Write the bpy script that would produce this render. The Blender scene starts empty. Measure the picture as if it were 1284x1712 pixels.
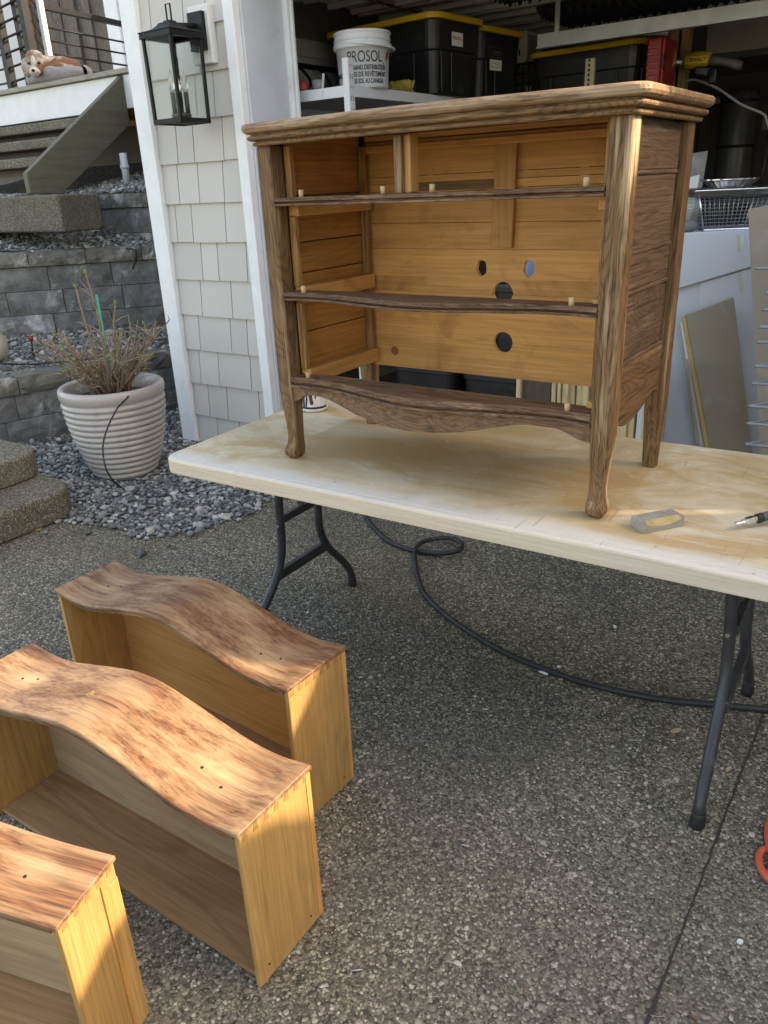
import bpy, bmesh, math, random
import numpy as np
from mathutils import Vector, Matrix, noise as mnoise
random.seed(7)
rng = np.random.default_rng(7)
scene = bpy.context.scene
COL = scene.collection
R_ = math.radians
# ------------------------------------------------------------------ camera
cam_d = bpy.data.cameras.new('camera')
cam = bpy.data.objects.new('camera', cam_d)
COL.objects.link(cam)
_r = Vector((0.82224977, 0.56755485, -0.04227051))
_u = Vector((-0.1884742, 0.34162889, 0.92074273))
_f = Vector((-0.53701283, 0.7491136, -0.38787372))
CAM = Vector((1.46231654, -1.58240344, 1.45598533))
m = Matrix.Identity(4)
for i in range(3):
    m[i][0], m[i][1], m[i][2], m[i][3] = _r[i], _u[i], -_f[i], CAM[i]
cam.matrix_world = m
cam_d.sensor_fit = 'VERTICAL'
cam_d.sensor_height = 36.0
cam_d.sensor_width = 27.0
cam_d.lens = 36.0 * 1299.3 / 1712.0
cam_d.clip_start = 0.05
cam_d.clip_end = 500
scene.camera = cam
scene.render.resolution_x, scene.render.resolution_y = 768, 1024
# ------------------------------------------------------------------ sky, sun, exposure
SUN = Vector((1.35, 0.78, 1.00)).normalized()
el = math.asin(SUN.z)
az = math.atan2(SUN.x, SUN.y)
world = bpy.data.worlds.new('World')
scene.world = world
world.use_nodes = True
wn = world.node_tree
sky = wn.nodes.new('ShaderNodeTexSky')
sky.sky_type = 'NISHITA'
sky.sun_disc = False
sky.sun_elevation = el
sky.sun_rotation = az
sky.air_density = 1.0
sky.dust_density = 2.5
sky.ozone_density = 0.6
bg = wn.nodes['Background']
bg.inputs['Strength'].default_value = 0.14
wn.links.new(sky.outputs['Color'], bg.inputs['Color'])
sun_d = bpy.data.lights.new('sun', 'SUN')
sun_d.energy = 2.0
sun_d.angle = R_(0.5)
sun_d.color = (1.0, 0.95, 0.87)
sun = bpy.data.objects.new('sun', sun_d)
COL.objects.link(sun)
sun.rotation_euler = SUN.to_track_quat('Z', 'Y').to_euler()
sun.location = (6, 3, 8)
vs = scene.view_settings
vs.view_transform = 'Standard'
vs.look = 'None'
vs.exposure = 2.3
vs.gamma = 1.0
vs.use_curve_mapping = False
vs.use_white_balance = True
vs.white_balance_temperature = 8500
vs.white_balance_tint = 12.5
scene.render.engine = 'CYCLES'
scene.cycles.max_bounces = 8

# ------------------------------------------------------------------ node helpers
class NT:
    def __init__(s, name):
        s.mat = bpy.data.materials.new(name)
        s.mat.use_nodes = True
        s.t = s.mat.node_tree
        s.n = s.t.nodes
        s.b = s.n['Principled BSDF']
    def new(s, typ, **kw):
        nd = s.n.new(typ)
        for k, v in kw.items():
            setattr(nd, k, v)
        return nd
    def put(s, sock, v):
        if isinstance(v, bpy.types.NodeSocket):
            s.t.links.new(v, sock)
        elif isinstance(v, (tuple, list)) and len(v) == 3 and sock.type == 'RGBA':
            sock.default_value = (*v, 1)
        else:
            sock.default_value = v
    def coords(s, kind='Object', jitter=True):
        tc = s.new('ShaderNodeTexCoord')
        o = tc.outputs[kind]
        if not jitter:
            return o
        oi = s.new('ShaderNodeObjectInfo')
        vm = s.new('ShaderNodeVectorMath', operation='MULTIPLY_ADD')
        s.put(vm.inputs[0], oi.outputs['Random'])
        vm.inputs[1].default_value = (7.3, 3.1, 5.7)
        s.put(vm.inputs[2], o)
        return vm.outputs[0]
    def world(s):
        return s.new('ShaderNodeNewGeometry').outputs['Position']
    def map(s, v, scale=(1, 1, 1), loc=(0, 0, 0), rot=(0, 0, 0)):
        mp = s.new('ShaderNodeMapping')
        s.put(mp.inputs['Vector'], v)
        mp.inputs['Scale'].default_value = scale
        mp.inputs['Location'].default_value = loc
        mp.inputs['Rotation'].default_value = rot
        return mp.outputs[0]
    def noise(s, v, scale, detail=4, rough=0.5, dist=0.0, out='Fac'):
        nd = s.new('ShaderNodeTexNoise')
        s.put(nd.inputs['Vector'], v)
        nd.inputs['Scale'].default_value = scale
        nd.inputs['Detail'].default_value = detail
        nd.inputs['Roughness'].default_value = rough
        nd.inputs['Distortion'].default_value = dist
        return nd.outputs[out]
    def voro(s, v, scale, feature='F1', out='Distance', rand=1.0):
        nd = s.new('ShaderNodeTexVoronoi', feature=feature)
        s.put(nd.inputs['Vector'], v)
        nd.inputs['Scale'].default_value = scale
        nd.inputs['Randomness'].default_value = rand
        return nd.outputs[out]
    def ramp(s, f, stops, interp='LINEAR'):
        nd = s.new('ShaderNodeValToRGB')
        s.put(nd.inputs[0], f)
        cr = nd.color_ramp
        cr.interpolation = interp
        while len(cr.elements) > 1:
            cr.elements.remove(cr.elements[-1])
        for i, (p, c) in enumerate(stops):
            if isinstance(c, (int, float)):
                c = (c, c, c)
            e = cr.elements[0] if i == 0 else cr.elements.new(p)
            e.position = p
            e.color = (*c, 1)
        return nd.outputs[0]
    def mix(s, f, a, b, blend='MIX'):
        nd = s.new('ShaderNodeMix', data_type='RGBA', blend_type=blend)
        s.put(nd.inputs[0], f)
        s.put(nd.inputs[6], a)
        s.put(nd.inputs[7], b)
        return nd.outputs[2]
    def math(s, op, a, b=0.0, c=0.0, clamp=False):
        nd = s.new('ShaderNodeMath', operation=op, use_clamp=clamp)
        s.put(nd.inputs[0], a)
        s.put(nd.inputs[1], b)
        s.put(nd.inputs[2], c)
        return nd.outputs[0]
    def bump(s, h, strength=0.3, dist=0.002, normal=None):
        nd = s.new('ShaderNodeBump')
        s.put(nd.inputs['Height'], h)
        nd.inputs['Strength'].default_value = strength
        nd.inputs['Distance'].default_value = dist
        if normal is not None:
            s.put(nd.inputs['Normal'], normal)
        return nd.outputs[0]
    def done(s, col=None, rough=0.5, normal=None, metal=0.0, spec=None):
        if col is not None:
            s.put(s.b.inputs['Base Color'], col)
        s.put(s.b.inputs['Roughness'], rough)
        s.b.inputs['Metallic'].default_value = metal
        if spec is not None:
            s.b.inputs['Specular IOR Level'].default_value = spec
        if normal is not None:
            s.put(s.b.inputs['Normal'], normal)
        return s.mat

def axis_scale(axis, along, across):
    v = [across] * 3
    v['XYZ'.index(axis)] = along
    return tuple(v)

def wood(name, axis, dark, mid, light, pores=0.5, rings=0.4, ringfreq=26, wear=None, rough=0.6,
         stain=None, spots=None, bumpk=0.25, spotk=0.10, vary=0.84):
    s = NT(name)
    co = s.coords()
    base = s.noise(s.map(co, axis_scale(axis, 0.6, 60)), 2.2, 8, 0.66, 0.25)
    col = s.ramp(base, [(0.28, dark), (0.5, mid), (0.72, light)])
    f2 = s.noise(s.map(co, axis_scale(axis, 0.9, 5.5)), 1.6, 2, 0.4, 0.5)
    sn = s.math('SINE', s.math('MULTIPLY', f2, ringfreq * 6.28))
    ring = s.ramp(s.math('MULTIPLY_ADD', sn, 0.5, 0.5), [(0.0, 1.0 - rings), (0.42, 1.0), (1.0, 1.0)])
    col = s.mix(1.0, col, ring, 'MULTIPLY')
    pn = s.noise(s.map(co, axis_scale(axis, 9, 260)), 1.0, 3, 0.6)
    pr = s.ramp(pn, [(0.36, 1.0 - pores), (0.50, 1.0)])
    col = s.mix(1.0, col, pr, 'MULTIPLY')
    oi_ = s.new('ShaderNodeObjectInfo')
    col = s.mix(1.0, col, s.ramp(s.math('FRACT', s.math('MULTIPLY', oi_.outputs['Random'], 7.7)), [(0.0, vary), (1.0, 1.0)]), 'MULTIPLY')
    if wear:
        wcol, lo, hi, wsc = wear
        w = s.noise(s.map(co, axis_scale(axis, 1.5, 17)), wsc, 4, 0.6, 0.2)
        w2 = s.noise(s.map(co, axis_scale(axis, 4, 170)), 1.0, 4, 0.65)
        wf = s.math('ADD', s.math('MULTIPLY', w, 0.68), s.math('MULTIPLY', w2, 0.32))
        if spots:
            raw = s.coords(jitter=False)
            for (p, r) in spots:
                d = s.new('ShaderNodeVectorMath', operation='DISTANCE')
                s.put(d.inputs[0], raw)
                d.inputs[1].default_value = p
                k = s.ramp(s.math('DIVIDE', d.outputs['Value'], r), [(0.0, spotk), (1.0, 0.0)])
                wf = s.math('ADD', wf, k)
        wf = s.ramp(wf, [(lo, 0.0), (hi, 1.0)])
        col = s.mix(wf, col, wcol)
    if stain:
        scol, lo, hi, ssc = stain
        f = s.ramp(s.noise(co, ssc, 5, 0.6, 0.5), [(lo, 0.0), (hi, 1.0)])
        col = s.mix(f, col, scol)
    h = s.math('ADD', s.math('MULTIPLY', pr, 0.6), s.math('MULTIPLY', base, 0.5))
    return s.done(col, rough, s.bump(h, bumpk, 0.0015), spec=0.3)

def plain(name, col, rough=0.5, metal=0.0, var=0.12, vsc=9, bump=0.0, bsc=200, spec=None, dirt=None):
    s = NT(name)
    co = s.coords()
    n = s.noise(co, vsc, 6, 0.6)
    a = tuple(c * (1 - var) for c in col)
    b = tuple(min(1, c * (1 + var)) for c in col)
    c = s.ramp(n, [(0.3, a), (0.7, b)])
    if dirt:
        dcol, lo, hi, dsc = dirt
        f = s.ramp(s.noise(co, dsc, 7, 0.65, 0.3), [(lo, 0.0), (hi, 1.0)])
        c = s.mix(f, c, dcol)
    nr = None
    if bump:
        nr = s.bump(s.noise(co, bsc, 4, 0.6), bump, 0.002)
    rr = s.ramp(s.noise(co, vsc * 2.3, 4, 0.6), [(0.3, max(0.02, rough - 0.08)), (0.7, min(1, rough + 0.08))])
    return s.done(c, rr, nr, metal, spec)

# ------------------------------------------------------------------ mesh helpers
ORG = {}
class MB:
    def __init__(s):
        s.v, s.f, s.sm = [], [], []
    def add(s, vs_, fs, smooth=False):
        o = len(s.v)
        s.v += [tuple(v) for v in vs_]
        s.f += [tuple(i + o for i in f) for f in fs]
        s.sm += [smooth] * len(fs)
        return s
    def box(s, c, d, rot=None):
        x, y, z = (q / 2 for q in d)
        V = [Vector(p) for p in ((-x,-y,-z),(x,-y,-z),(x,y,-z),(-x,y,-z),(-x,-y,z),(x,-y,z),(x,y,z),(-x,y,z))]
        if rot is not None:
            V = [rot @ p for p in V]
        c = Vector(c)
        return s.add([p + c for p in V], [(0,3,2,1),(4,5,6,7),(0,1,5,4),(1,2,6,5),(2,3,7,6),(3,0,4,7)])
    def rng(s, x0, x1, y0, y1, z0, z1):
        return s.box(((x0+x1)/2,(y0+y1)/2,(z0+z1)/2),(x1-x0,y1-y0,z1-z0))
    def bar(s, p0, p1, w, h, up=(0, 0, 1)):
        p0, p1 = Vector(p0), Vector(p1)
        d = p1 - p0
        L = d.length
        d.normalize()
        upv = Vector(up)
        if abs(d.dot(upv)) > 0.98:
            upv = Vector((0, 1, 0))
        sx = d.cross(upv).normalized()
        uz = sx.cross(d)
        rot = Matrix((sx, d, uz)).transposed()
        return s.box((p0 + p1) / 2, (w, L, h), rot)
    def tube(s, pts, r, n=8, caps=True, smooth=True):
        P = [Vector(p) for p in pts]
        rs = r if isinstance(r, (list, tuple)) else [r] * len(P)
        rings = []
        prev = None
        for i, p in enumerate(P):
            a = P[max(0, i-1)]
            b = P[min(len(P)-1, i+1)]
            t = (b - a).normalized()
            if prev is None:
                q = Vector((0, 0, 1)) if abs(t.z) < 0.9 else Vector((1, 0, 0))
                x = t.cross(q).normalized()
            else:
                x = (prev - t * prev.dot(t)).normalized()
            prev = x
            y = t.cross(x)
            rings.append([p + (x * math.cos(k*2*math.pi/n) + y * math.sin(k*2*math.pi/n)) * rs[i] for k in range(n)])
        return s.loft(rings, caps, smooth)
    def loft(s, rings, caps=True, smooth=False):
        n = len(rings[0])
        V = [p for rg in rings for p in rg]
        F = []
        for i in range(len(rings) - 1):
            for k in range(n):
                k2 = (k + 1) % n
                F.append((i*n+k, i*n+k2, (i+1)*n+k2, (i+1)*n+k))
        s.add(V, F, smooth)
        if caps:
            o = len(s.v) - len(V)
            s.f.append(tuple(o + k for k in reversed(range(n))))
            s.f.append(tuple(o + (len(rings)-1)*n + k for k in range(n)))
            s.sm += [False, False]
        return s
    def lathe(s, prof, n=32, c=(0, 0, 0), smooth=True, caps=True):
        rings = [[(c[0]+r*math.cos(k*2*math.pi/n), c[1]+r*math.sin(k*2*math.pi/n), c[2]+z) for k in range(n)] for r, z in prof]
        return s.loft(rings, caps, smooth)
    def prism(s, poly, axis, a, b):
        def mk(p, q):
            return {'X': (q, p[0], p[1]), 'Y': (p[0], q, p[1]), 'Z': (p[0], p[1], q)}[axis]
        return s.loft([[mk(p, a) for p in poly], [mk(p, b) for p in poly]])
    def build(s, name, mat, parent=None, off=None, bevel=0.0, seg=2, flip=True):
        me = bpy.data.meshes.new(name)
        if off is None:
            off = ORG.get(parent.name, (0, 0, 0)) if parent is not None else (0, 0, 0)
        V = [(p[0]-off[0], p[1]-off[1], p[2]-off[2]) for p in s.v]
        me.from_pydata(V, [], s.f)
        me.polygons.foreach_set('use_smooth', s.sm)
        bm = bmesh.new()
        bm.from_mesh(me)
        bmesh.ops.recalc_face_normals(bm, faces=bm.faces)
        bm.to_mesh(me)
        bm.free()
        me.update()
        o = bpy.data.objects.new(name, me)
        COL.objects.link(o)
        me.materials.append(mat)
        if parent is not None:
            o.parent = parent
            ORG[o.name] = off
        if bevel:
            md = o.modifiers.new('bevel', 'BEVEL')
            md.width = bevel
            md.segments = seg
            md.limit_method = 'ANGLE'
            md.angle_limit = R_(40)
        return o

def tag(o, label, cat, group=None):
    o['label'] = label
    o['category'] = cat
    if group:
        o['group'] = group
    return o

def thing(name, label, cat, loc=(0, 0, 0), rotz=0.0, group=None, local=False):
    o = bpy.data.objects.new(name, None)
    o.empty_display_size = 0.05
    COL.objects.link(o)
    o.location = loc
    o.rotation_euler = (0, 0, rotz)
    ORG[o.name] = (0, 0, 0) if local else tuple(loc)
    return tag(o, label, cat, group)

def single(name, mb, mat, label, cat, org, group=None, bevel=0.0, seg=2):
    o = mb.build(name, mat, None, off=org, bevel=bevel, seg=seg)
    o.location = org
    return tag(o, label, cat, group)

def structure(name, mb, mat):
    o = mb.build(name, mat)
    o['kind'] = 'structure'
    return o

def stuff(o):
    o['kind'] = 'stuff'
    return o

def catmull(pts, n=8):
    P = [Vector(p) for p in pts]
    P = [P[0]*2-P[1]] + P + [P[-1]*2-P[-2]]
    out = []
    for i in range(1, len(P)-2):
        for k in range(n):
            t = k / n
            a, b, c, d = P[i-1], P[i], P[i+1], P[i+2]
            out.append(0.5*((2*b)+(c-a)*t+(2*a-5*b+4*c-d)*t*t+(3*b-a-3*c+d)*t**3))
    out.append(P[-2])
    return out

def text_obj(name, body, size, mat, parent, mtx, bend=None, extrude=0.0004, sx=1.0, bold=0.0, align='CENTER', width=None):
    cu = bpy.data.curves.new(name, 'FONT')
    cu.body = body
    cu.size = size
    cu.align_x = align
    cu.align_y = 'CENTER'
    cu.extrude = extrude
    cu.offset = bold
    tmp = bpy.data.objects.new('tmp', cu)
    COL.objects.link(tmp)
    bpy.context.view_layer.update()
    me = bpy.data.meshes.new_from_object(tmp.evaluated_get(bpy.context.evaluated_depsgraph_get()))
    bpy.data.objects.remove(tmp)
    if width:
        xs_ = [v.co.x for v in me.vertices]
        sx = width / (max(xs_) - min(xs_))
    for v in me.vertices:
        v.co.x *= sx
        if bend:
            ang = v.co.x / bend
            rr = bend + v.co.z
            v.co = Vector((rr * math.sin(ang), v.co.y, rr * math.cos(ang) - bend))
        v.co = mtx @ v.co
    o = bpy.data.objects.new(name, me)
    COL.objects.link(o)
    me.materials.clear()
    me.materials.append(mat)
    o.parent = parent
    return o

def pebbles(name, P, size, mat, seed=0, flat=(0.45, 0.8), sink=0.25, dome=False):
    """many small stones as one mesh; P: Nx3 positions, size: N radii"""
    rg = np.random.default_rng(seed)
    if dome:
        k = 5
        base = [(math.cos(i*2*math.pi/k), math.sin(i*2*math.pi/k), 0.0) for i in range(k)]
        base += [(0.72*math.cos((i+.5)*2*math.pi/k), 0.72*math.sin((i+.5)*2*math.pi/k), 0.72) for i in range(k)]
        base += [(0, 0, 1.0)]
        F = []
        for i in range(k):
            j = (i+1) % k
            F += [(i, j, k+i), (j, k+j, k+i), (k+i, k+j, 2*k)]
        base = np.array(base)
        F = np.array(F)
    else:
        bm = bmesh.new()
        bmesh.ops.create_icosphere(bm, subdivisions=1, radius=1.0)
        base = np.array([v.co[:] for v in bm.verts])
        F = np.array([[v.index for v in f.verts] for f in bm.faces])
        bm.free()
    N = len(P)
    nb = len(base)
    jit = 1 + rg.uniform(-0.28, 0.28, (N, nb, 1)) * (0.6 if dome else 1)
    V = base[None] * jit
    sc = np.stack([rg.uniform(0.75, 1.3, N), rg.uniform(0.75, 1.2, N), rg.uniform(*flat, N)], 1)
    V = V * sc[:, None, :] * np.asarray(size)[:, None, None]
    if not dome:
        t = rg.uniform(-0.5, 0.5, N)
        c, s_ = np.cos(t)[:, None], np.sin(t)[:, None]
        y, z = V[:, :, 1].copy(), V[:, :, 2].copy()
        V[:, :, 1], V[:, :, 2] = y*c - z*s_, y*s_ + z*c
    a = rg.uniform(0, 6.28, N)
    c, s_ = np.cos(a)[:, None], np.sin(a)[:, None]
    x, y = V[:, :, 0].copy(), V[:, :, 1].copy()
    V[:, :, 0], V[:, :, 1] = x*c - y*s_, x*s_ + y*c
    V += np.asarray(P)[:, None, :]
    V[:, :, 2] += (np.asarray(size) * (0.5 - sink) if not dome else 0*np.asarray(size))[:, None]
    FF = (F[None] + (np.arange(N) * nb)[:, None, None]).reshape(-1, 3)
    me = bpy.data.meshes.new(name)
    me.vertices.add(N*nb)
    me.vertices.foreach_set('co', V.reshape(-1))
    nf = len(FF)
    me.loops.add(nf*3)
    me.loops.foreach_set('vertex_index', FF.reshape(-1).astype(np.int32))
    me.polygons.add(nf)
    me.polygons.foreach_set('loop_start', np.arange(0, nf*3, 3, dtype=np.int32))
    me.polygons.foreach_set('use_smooth', np.full(nf, dome))
    me.update(calc_edges=True)
    me.validate()
    me.materials.append(mat)
    o = bpy.data.objects.new(name, me)
    COL.objects.link(o)
    o['kind'] = 'stuff'
    return o

# ------------------------------------------------------------------ materials
OAK_D, OAK_M, OAK_L = (0.060, 0.032, 0.018), (0.175, 0.098, 0.052), (0.36, 0.225, 0.125)
OAKZ = ((0.172, 0.090, 0.038), (0.230, 0.124, 0.054), (0.283, 0.160, 0.074))
def oak(ax):
    return wood('weathered_oak_' + ax, ax, *OAKZ, 0.62, 0.36, 44,
                wear=((0.42, 0.28, 0.155), 0.54, 0.70, 1.6), rough=0.62, bumpk=0.45)
oakX, oakY, oakZ = oak('X'), oak('Y'), oak('Z')
oak_panel = wood('oak_side_panel', 'Y', (0.130, 0.075, 0.043), (0.165, 0.096, 0.055), (0.20, 0.12, 0.071), 0.5, 0.26, 26,
                 wear=((0.36, 0.28, 0.20), 0.54, 0.76, 1.6), rough=0.65, bumpk=0.5)
oak_rail = wood('oak_rail', 'X', (0.155, 0.082, 0.044), (0.205, 0.112, 0.062), (0.26, 0.15, 0.088), 0.6, 0.4, 32,
                wear=((0.45, 0.28, 0.15), 0.55, 0.70, 1.0), rough=0.6, bumpk=0.4)
def pine(ax, k=1.0):
    return wood('pine_inside_' + ax, ax, (0.55*k, 0.262*k, 0.076*k), (0.65*k, 0.328*k, 0.104*k), (0.72*k, 0.39*k, 0.14*k), 0.14, 0.10, 6,
                stain=((0.30*k, 0.125*k, 0.035*k), 0.56, 0.80, 6), rough=0.55, bumpk=0.12)
pineX, pineY, pineZ = pine('X'), pine('Y'), pine('Z')
pine_side = wood('pine_side_Y', 'Y', (0.37, 0.155, 0.042), (0.46, 0.21, 0.060), (0.53, 0.265, 0.085), 0.2, 0.14, 9, rough=0.6, bumpk=0.15)
pine_stile = wood('pine_stile', 'Z', (0.28, 0.135, 0.046), (0.40, 0.205, 0.072), (0.50, 0.275, 0.11), 0.4, 0.3, 12, stain=((0.12, 0.06, 0.025), 0.60, 0.75, 7), rough=0.6, bumpk=0.2)
drawer_side = wood('drawer_side_wood', 'Z', (0.42, 0.232, 0.078), (0.52, 0.305, 0.107), (0.59, 0.37, 0.15), 0.2, 0.12, 7,
                   stain=((0.34, 0.20, 0.085), 0.54, 0.82, 5), rough=0.5, bumpk=0.12)
drawer_in = wood('drawer_inside_wood', 'X', (0.44, 0.215, 0.070), (0.54, 0.285, 0.10), (0.60, 0.345, 0.14), 0.14, 0.1, 6, rough=0.5, bumpk=0.1)
drawer_floor = wood('drawer_back_wood', 'X', (0.33, 0.185, 0.085), (0.42, 0.245, 0.12), (0.50, 0.31, 0.165), 0.14, 0.18, 6, rough=0.55, bumpk=0.1)
end_grain = plain('dovetail_end_grain', (0.30, 0.165, 0.06), 0.65, var=0.2, vsc=60)
drawer_ply = wood('greyed_drawer_bottom', 'X', (0.36, 0.25, 0.145), (0.44, 0.315, 0.19), (0.50, 0.37, 0.235), 0.1, 0.15, 6, rough=0.6, bumpk=0.1)
dowel = plain('fresh_dowel', (0.54, 0.36, 0.19), 0.6)
black_hole = plain('dark_hole', (0.012, 0.009, 0.007), 0.8)

def pebble_mat(name, stops, dust=None):
    s = NT(name)
    g = s.new('ShaderNodeNewGeometry')
    r = g.outputs['Random Per Island']
    col = s.ramp(r, stops)
    n = s.noise(s.world(), 260, 3, 0.6)
    col = s.mix(1.0, col, s.ramp(n, [(0.3, 0.72), (0.7, 1.15)]), 'MULTIPLY')
    if dust:
        f = s.ramp(s.noise(s.world(), 2.2, 5, 0.6, 0.4), [(0.42, 0.0), (0.68, 0.75)])
        col = s.mix(f, col, dust)
    return s.done(col, 0.75, spec=0.35)

AGG = [(0.0, (0.080, 0.074, 0.058)), (0.25, (0.145, 0.132, 0.101)), (0.55, (0.222, 0.201, 0.152)),
       (0.80, (0.330, 0.298, 0.226)), (0.93, (0.49, 0.445, 0.345)), (1.0, (0.68, 0.625, 0.50))]
agg_pebble = pebble_mat('exposed_aggregate_pebble', AGG, dust=(0.155, 0.133, 0.100))
GRV = [(0.0, (0.085, 0.088, 0.084)), (0.3, (0.155, 0.160, 0.152)), (0.6, (0.245, 0.248, 0.232)), (0.85, (0.36, 0.355, 0.325)), (1.0, (0.52, 0.50, 0.45))]
gravel_stone = pebble_mat('crushed_gravel', GRV)

def aggregate_sheet(name, sc=150, tone=1.0, far=True):
    s = NT(name)
    w = s.world()
    d = s.voro(w, sc)
    cc = s.voro(w, sc, out='Color')
    sep = s.new('ShaderNodeSeparateColor')
    s.put(sep.inputs[0], cc)
    stops = [(p, tuple(q*tone for q in c)) for p, c in AGG]
    col = s.ramp(sep.outputs[0], stops)
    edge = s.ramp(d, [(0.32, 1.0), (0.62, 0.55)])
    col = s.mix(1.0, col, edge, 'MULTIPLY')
    big = s.noise(w, 1.7, 5, 0.6, 0.5)
    col = s.mix(1.0, col, s.ramp(big, [(0.3, (0.72, 0.72, 0.72)), (0.7, (1.16, 1.11, 1.03))]), 'MULTIPLY')
    br = s.ramp(s.noise(s.map(w, loc=(3.3, 1.2, 0)), 1.1, 4, 0.55, 0.3), [(0.5, 0.0), (0.72, 0.55)])
    col = s.mix(br, col, (0.105, 0.078, 0.052))
    du = s.ramp(s.noise(s.map(w, loc=(8.1, 4.4, 0)), 5.5, 6, 0.65, 0.4), [(0.66, 0.0), (0.80, 0.6)])
    col = s.mix(du, col, (0.30, 0.28, 0.26))
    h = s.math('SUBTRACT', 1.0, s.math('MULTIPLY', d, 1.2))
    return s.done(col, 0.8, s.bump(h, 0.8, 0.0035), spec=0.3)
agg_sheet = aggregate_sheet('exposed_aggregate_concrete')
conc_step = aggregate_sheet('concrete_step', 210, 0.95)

def gravel_sheet():
    s = NT('gravel_bed')
    w = s.world()
    d = s.voro(w, 45)
    cc = s.voro(w, 45, out='Color')
    sep = s.new('ShaderNodeSeparateColor')
    s.put(sep.inputs[0], cc)
    col = s.ramp(sep.outputs[0], GRV)
    col = s.mix(1.0, col, s.ramp(d, [(0.3, 0.9), (0.6, 0.25)]), 'MULTIPLY')
    return s.done(col, 0.85, s.bump(s.math('SUBTRACT', 1.0, d), 0.9, 0.01))
gravel_bed = gravel_sheet()

def block_mat(name, a, b, c):
    s = NT(name)
    w = s.coords()
    n = s.noise(w, 9, 7, 0.65, 0.3)
    col = s.ramp(n, [(0.3, a), (0.5, b), (0.72, c)])
    sp = s.ramp(s.noise(w, 240, 2, 0.5), [(0.56, 0.0), (0.66, 0.55)])
    col = s.mix(sp, col, (0.33, 0.32, 0.30))
    ef = s.ramp(s.noise(s.map(w, loc=(2, 9, 4)), 4.2, 6, 0.7, 0.6), [(0.55, 0.0), (0.68, 0.75)])
    col = s.mix(ef, col, (0.52, 0.52, 0.51))
    ms = s.ramp(s.noise(s.map(w, loc=(7, 2, 1)), 3.1, 5, 0.6, 0.2), [(0.52, 0.0), (0.7, 0.6)])
    col = s.mix(ms, col, (0.055, 0.050, 0.034))
    return s.done(col, 0.9, s.bump(s.noise(w, 90, 6, 0.7), 0.7, 0.006))
block_grey = block_mat('split_face_block', (0.066, 0.066, 0.063), (0.130, 0.129, 0.123), (0.215, 0.211, 0.20))
block_cap = block_mat('block_cap', (0.055, 0.052, 0.043), (0.12, 0.112, 0.092), (0.20, 0.185, 0.155))

def siding_mat(name, col, ax='Z'):
    s = NT(name)
    w = s.coords()
    n = s.noise(w, 3.0, 4, 0.5)
    c = s.ramp(n, [(0.3, tuple(q*0.95 for q in col)), (0.7, col)])
    oi = s.new('ShaderNodeObjectInfo')
    c = s.mix(1.0, c, s.ramp(oi.outputs['Random'], [(0.0, 0.90), (1.0, 1.02)]), 'MULTIPLY')
    g = s.noise(s.map(w, axis_scale(ax, 3, 90)), 1.0, 3, 0.5)
    return s.done(c, 0.62, s.bump(g, 0.10, 0.002), spec=0.3)
shingle_m = siding_mat('painted_shingle', (0.575, 0.545, 0.50))
shingle_far = siding_mat('painted_shingle_far', (0.60, 0.61, 0.61))
white_trim = plain('white_trim_paint', (0.76, 0.77, 0.77), 0.5, var=0.05, bump=0.12, bsc=60, dirt=((0.52, 0.52, 0.49), 0.62, 0.85, 3))
rough_trim = plain('rough_white_trim', (0.77, 0.77, 0.76), 0.6, var=0.06, bump=0.7, bsc=70)
jamb_paint = plain('grey_jamb_paint', (0.55, 0.57, 0.60), 0.5, var=0.05, bump=0.15, bsc=120, dirt=((0.40, 0.42, 0.43), 0.58, 0.8, 5))
black_metal = plain('black_powder_coat', (0.010, 0.010, 0.0105), 0.5, var=0.2, spec=0.25)
leg_metal = plain('dark_grey_tube', (0.040, 0.041, 0.045), 0.38, var=0.3, vsc=14, dirt=((0.16, 0.15, 0.14), 0.60, 0.78, 16))
rubber = plain('black_rubber', (0.018, 0.018, 0.018), 0.65, var=0.3, vsc=30)
white_enamel = plain('white_enamel', (0.72, 0.73, 0.74), 0.35, var=0.04)
melamine = plain('white_melamine', (0.60, 0.63, 0.67), 0.45, var=0.05, vsc=3)
grey_board = plain('grey_hardboard', (0.34, 0.285, 0.215), 0.55, var=0.1, vsc=4, dirt=((0.44, 0.42, 0.38), 0.55, 0.8, 5))
panel_edge = plain('yellow_panel_edge', (0.55, 0.38, 0.16), 0.7)
black_plastic = plain('black_plastic', (0.013, 0.013, 0.014), 0.4, var=0.2, dirt=((0.06, 0.06, 0.058), 0.60, 0.85, 8))
yellow_plastic = plain('yellow_plastic', (0.62, 0.38, 0.025), 0.45, var=0.08)
red_plastic = plain('red_plastic', (0.30, 0.014, 0.018), 0.45)
steel = plain('galvanised_steel', (0.55, 0.56, 0.56), 0.38, metal=1.0, var=0.12, vsc=7)
alu = plain('bright_aluminium', (0.80, 0.81, 0.82), 0.22, metal=1.0, var=0.05)
chrome = plain('chrome_fitting', (0.72, 0.70, 0.68), 0.2, metal=1.0, var=0.1, vsc=60)
paper = plain('white_paper', (0.72, 0.71, 0.68), 0.7)
ink_red = plain('red_ink', (0.45, 0.03, 0.04), 0.7)
ink_black = plain('black_ink', (0.02, 0.02, 0.022), 0.6)
grey_print = plain('grey_print', (0.28, 0.28, 0.28), 0.6)
lumber = wood('pale_lumber', 'Z', (0.55, 0.40, 0.20), (0.66, 0.50, 0.27), (0.73, 0.58, 0.35), 0.1, 0.2, 8, rough=0.6, bumpk=0.1)
stud = wood('garage_stud', 'Z', (0.30, 0.18, 0.07), (0.40, 0.25, 0.10), (0.47, 0.31, 0.15), 0.1, 0.2, 8, rough=0.7, bumpk=0.1)
drywall = plain('garage_drywall', (0.30, 0.275, 0.225), 0.8, var=0.05)
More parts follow.
